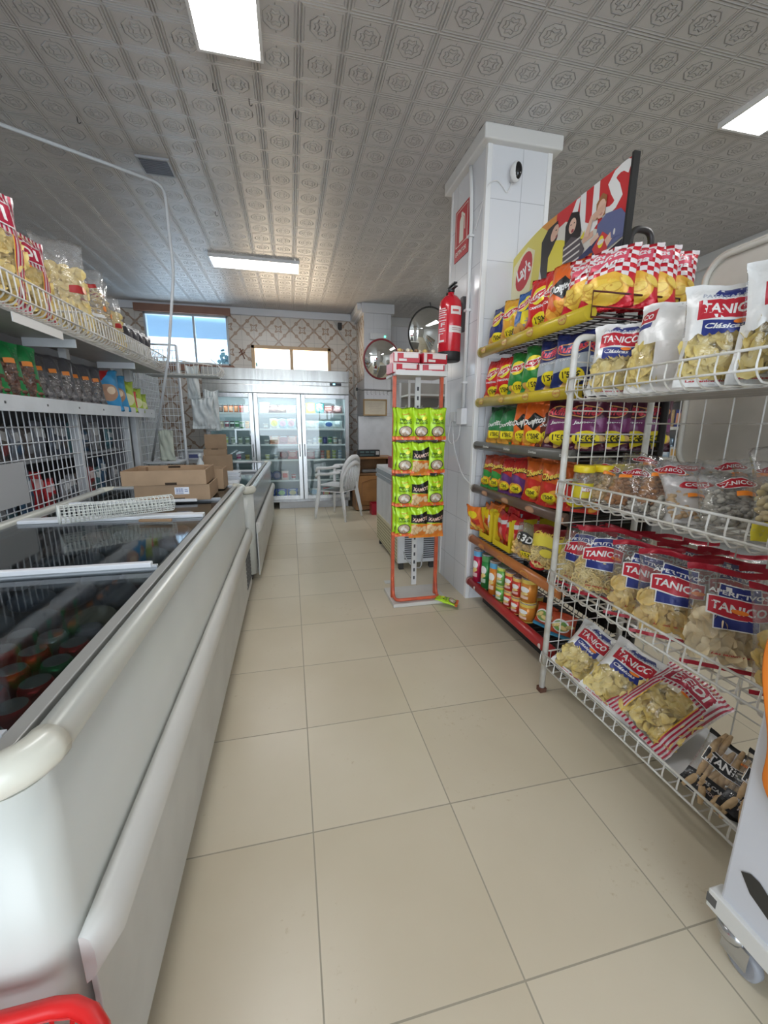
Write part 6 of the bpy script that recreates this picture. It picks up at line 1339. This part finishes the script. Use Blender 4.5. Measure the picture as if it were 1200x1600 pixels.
# household goods behind the grid
tag(link('rear_panel', B((-1.80, -1.78, 1.2, 4.9, 0, 2.0)), worn((.06, .055, .055), .6)), 'dark rear panel of goods shelving behind the wire grid', 'panel')
tag(link('pale_panel', B((-1.66, -1.64, 4.95, 6.0, 0, 2.05), (-2.6, -1.66, 4.95, 4.97, 0, 2.05)), worn((.40, .42, .43), .5)), 'pale grey partition beyond the end grid of the left shelving', 'panel')
e = empty('goods_shelf', 'dark shelves of packaged goods behind the left wire grid', 'shelf', (-1.6, 3.0, 0))
link('shelf_board', B((-.17, .17, -1.75, 1.1, .70, .715)), plain((.3, .31, .33), .5), e); link('shelf_board', B((-.17, .17, -1.75, 1.1, 1.015, 1.03)), plain((.3, .31, .33), .5), e); link('support', B((-.17, .17, -1.76, -1.75, 0, 1.30)), plain((.25, .25, .27), .5), e); link('support', B((-.17, .17, 1.1, 1.11, 0, 1.30)), plain((.25, .25, .27), .5), e)
rr = random.Random(12)
GC = [(.22, .24, .28), (.10, .12, .16), (.35, .36, .38), (.05, .12, .22), (.30, .05, .05), (.16, .17, .19), (.42, .44, .46), (.08, .20, .24), (.12, .10, .09)]
gi = 0
for z in (.716, 1.031):
    for i in range(20):
        y = 1.36+i*.135; c = rr.choice(GC) if not (10 < i < 13 and z < 1) else (.55, .02, .03); h = rr.uniform(.15, .25)
        o = empty('goods_packet', '%s packet on the %s shelf behind the left wire grid, %s from the near end' % (('red' if c[0] > .5 else 'dark' if sum(c) < .6 else 'grey'), 'lower' if z < 1 else 'upper', (ORD+['nineteenth', 'twentieth'])[i]), 'packet', (-1.52+rr.uniform(-.03, .03), y, z), PI/2+rr.uniform(-.1, .1), 'packets behind the left wire grid')
        f = pillow(.12, h, .05, gi); link('wrapper', pillow_mesh(f), foil(c, .3), o)
        artwork('printed_artwork', [('rect', -.35, .35, .55, .8, mix(c, W1, .6)), ('ell', 0, .3, .3, .15, rr.choice(GC))], lambda x, zz, of: f(x, zz, of), o, grid=(GX, GZ)); gi += 1
# carrier bags, pad and counter scale beyond
PB = film((.93, .96, .97), .45)
for i, (x, y, z, w_, h) in enumerate(((-.99, 4.86, 1.50, .13, .34), (-.93, 4.92, 1.18, .24, .34), (-.84, 4.98, 1.16, .16, .44))):
    f = pillow(w_, h, .06, 200+i, 2.5); bm = pillow_mesh(f); bmesh.ops.subdivide_edges(bm, edges=bm.edges[:], cuts=1, use_grid_fill=True)
    o = link('carrier_bag', bm, worn((.66, .70, .70), .3, 0, .15, 20), loc=(x, y, z)); tag(o, ['clear crumpled bag roll hanging above the white carrier bags', 'bundle of white carrier bags hanging at the end of the left shelving', 'white carrier bag hanging right of the carrier bag bundle'][i], 'plastic bag')
bm = bmesh.new(); tube(bm, [(-1.07, 4.63, 1.86), (-.80, 4.95, 1.86)], .006, 6); tube(bm, [(-.97, 4.85, 1.86), (-.97, 4.85, 1.80)], .004, 5); tag(link('hanging_bracket', bm, WW), 'thin white bracket holding the plastic bags', 'bracket')
t = empty('packing_table', 'small table under the scale beyond the left shelving', 'table', (-1.12, 5.25, 0)); link('tabletop', B((-.36, .10, -.28, .28, .80, .83), bev=.003), worn((.5, .5, .5), .4), t)
for sx in (-.33, .07):
    for sy_ in (-.25, .25): link('leg', B((sx-.015, sx+.015, sy_-.015, sy_+.015, 0, .80)), plain((.4, .4, .4), .4), t)
t = empty('shop_scale', 'white counter scale with tray beyond the left shelving', 'scale', (-1.08, 5.10, .83)); link('scale_body', B((-.16, .16, -.12, .12, 0, .10), bev=.02), worn((.70, .72, .76), .35), t); link('display', B((-.05, .07, -.122, -.12, .03, .07)), plain((.1, .12, .3), .3), t); link('tray', B((-.17, .17, -.13, .13, .10, .115), bev=.004), plain((.6, .62, .64), .3, .6), t)
f = pillow(.14, .30, .03, 301, 2); o = link('paper_roll', pillow_mesh(f), worn((.58, .62, .52), .6), loc=(-1.20, 4.44, .876)); tag(o, 'pale green pad leaning on the end grid of the left shelving', 'pad')
t = empty('cardboard_box', 'brown cardboard box with raised flap near the cooler, behind the first boxes', 'cardboard box', (-.70, 4.25, .79), .12)
link('carton_walls', B((-.13, .13, -.10, -.094, 0, .15), (-.13, .13, .094, .10, 0, .15), (-.13, -.124, -.094, .094, 0, .15), (.124, .13, -.094, .094, 0, .15), (-.124, .124, -.094, .094, 0, .006)), KRAFT, t)
bm = bmesh.new(); lathe(bm, [(.028, 0), (.030, .01), (.030, .10), (.012, .13), (.012, .155), (.016, .156), (.016, .18)], 16); tag(link('spray_bottle', bm, plain((.72, .76, .76), .35), loc=(-.82, 4.02, .79)), 'small white plastic bottle beside the cardboard boxes on the second freezer', 'bottle')

# ------------------------------------------------------------------ right wall shelving seen through the rack
t = empty('wall_shelving', 'white wall shelving with boxes and tins seen through the wire rack', 'shelving', (3.85, 3.2, 0))
link('back_board', B((.28, .30, -1.4, 1.4, .1, 1.66)), worn((.50, .50, .50), .5), t)
for z in (.35, .92, 1.235, 1.52): link('shelf_board', B((-.05, .28, -1.4, 1.4, z-.03, z)), worn((.70, .70, .64), .4), t)
link('top_board', B((-.06, .29, -1.4, 1.4, 1.66, 1.70)), worn((.30, .24, .16), .6), t)
BC = [((.45, .06, .05), (.7, .65, .5)), ((.62, .60, .50), (.3, .15, .1)), ((.40, .28, .18), (.6, .5, .4)), ((.45, .33, .18), (.65, .5, .25)), ((.05, .06, .22), (.7, .35, .2)), ((.05, .06, .22), (.7, .35, .2)), ((.35, .08, .06), (.7, .4, .25)), ((.35, .08, .06), (.7, .4, .25)), ((.55, .42, .12), (.4, .2, .08)), ((.12, .08, .07), (.5, .35, .25))]
gi = 0
for zi, z in enumerate((1.236, .921)):
    for i in range(18):
        y = 3.95-i*.125; c1, c2_ = BC[i % 10] if zi == 0 else [((.35, .45, .55), (.6, .65, .7)), ((.60, .60, .55), (.6, .35, .1)), ((.5, .52, .5), (.15, .3, .15))][i // 4 % 3]
        h = .17 if zi == 0 else .11
        e = empty('food_carton', '%s carton on the %s wall shelf seen through the rack, %s from far end' % ('tall' if zi == 0 else 'low', 'upper' if zi == 0 else 'lower', ORD[i]), 'carton', (3.92, y, z), 0, 'cartons on the right wall shelves')
        link('carton_body', B((-.05, .05, -.055, .055, 0, h), bev=.002), plain(c1, .4), e)
        link('printed_panel', B((-.0515, -.05, -.04, .04, h*.2, h*.8)), plain(c2_, .4), e); gi += 1
for i in range(6):
    for j in range(3):
        bm = bmesh.new(); lathe(bm, [(.038, 0), (.04, .004), (.04, .06), (.038, .064)], 16); e = link('food_tin', bm, plain((.35, .45, .55) if i % 2 else (.50, .55, .58), .3, .4), loc=(4.03, 3.9-i*.085, .921+j*.065)); tag(e, 'round tin on the lower right wall shelf, %s column from far end, %s level' % (ORD[i], ['bottom', 'middle', 'top'][j]), 'tin', 'tins on the right wall shelf')
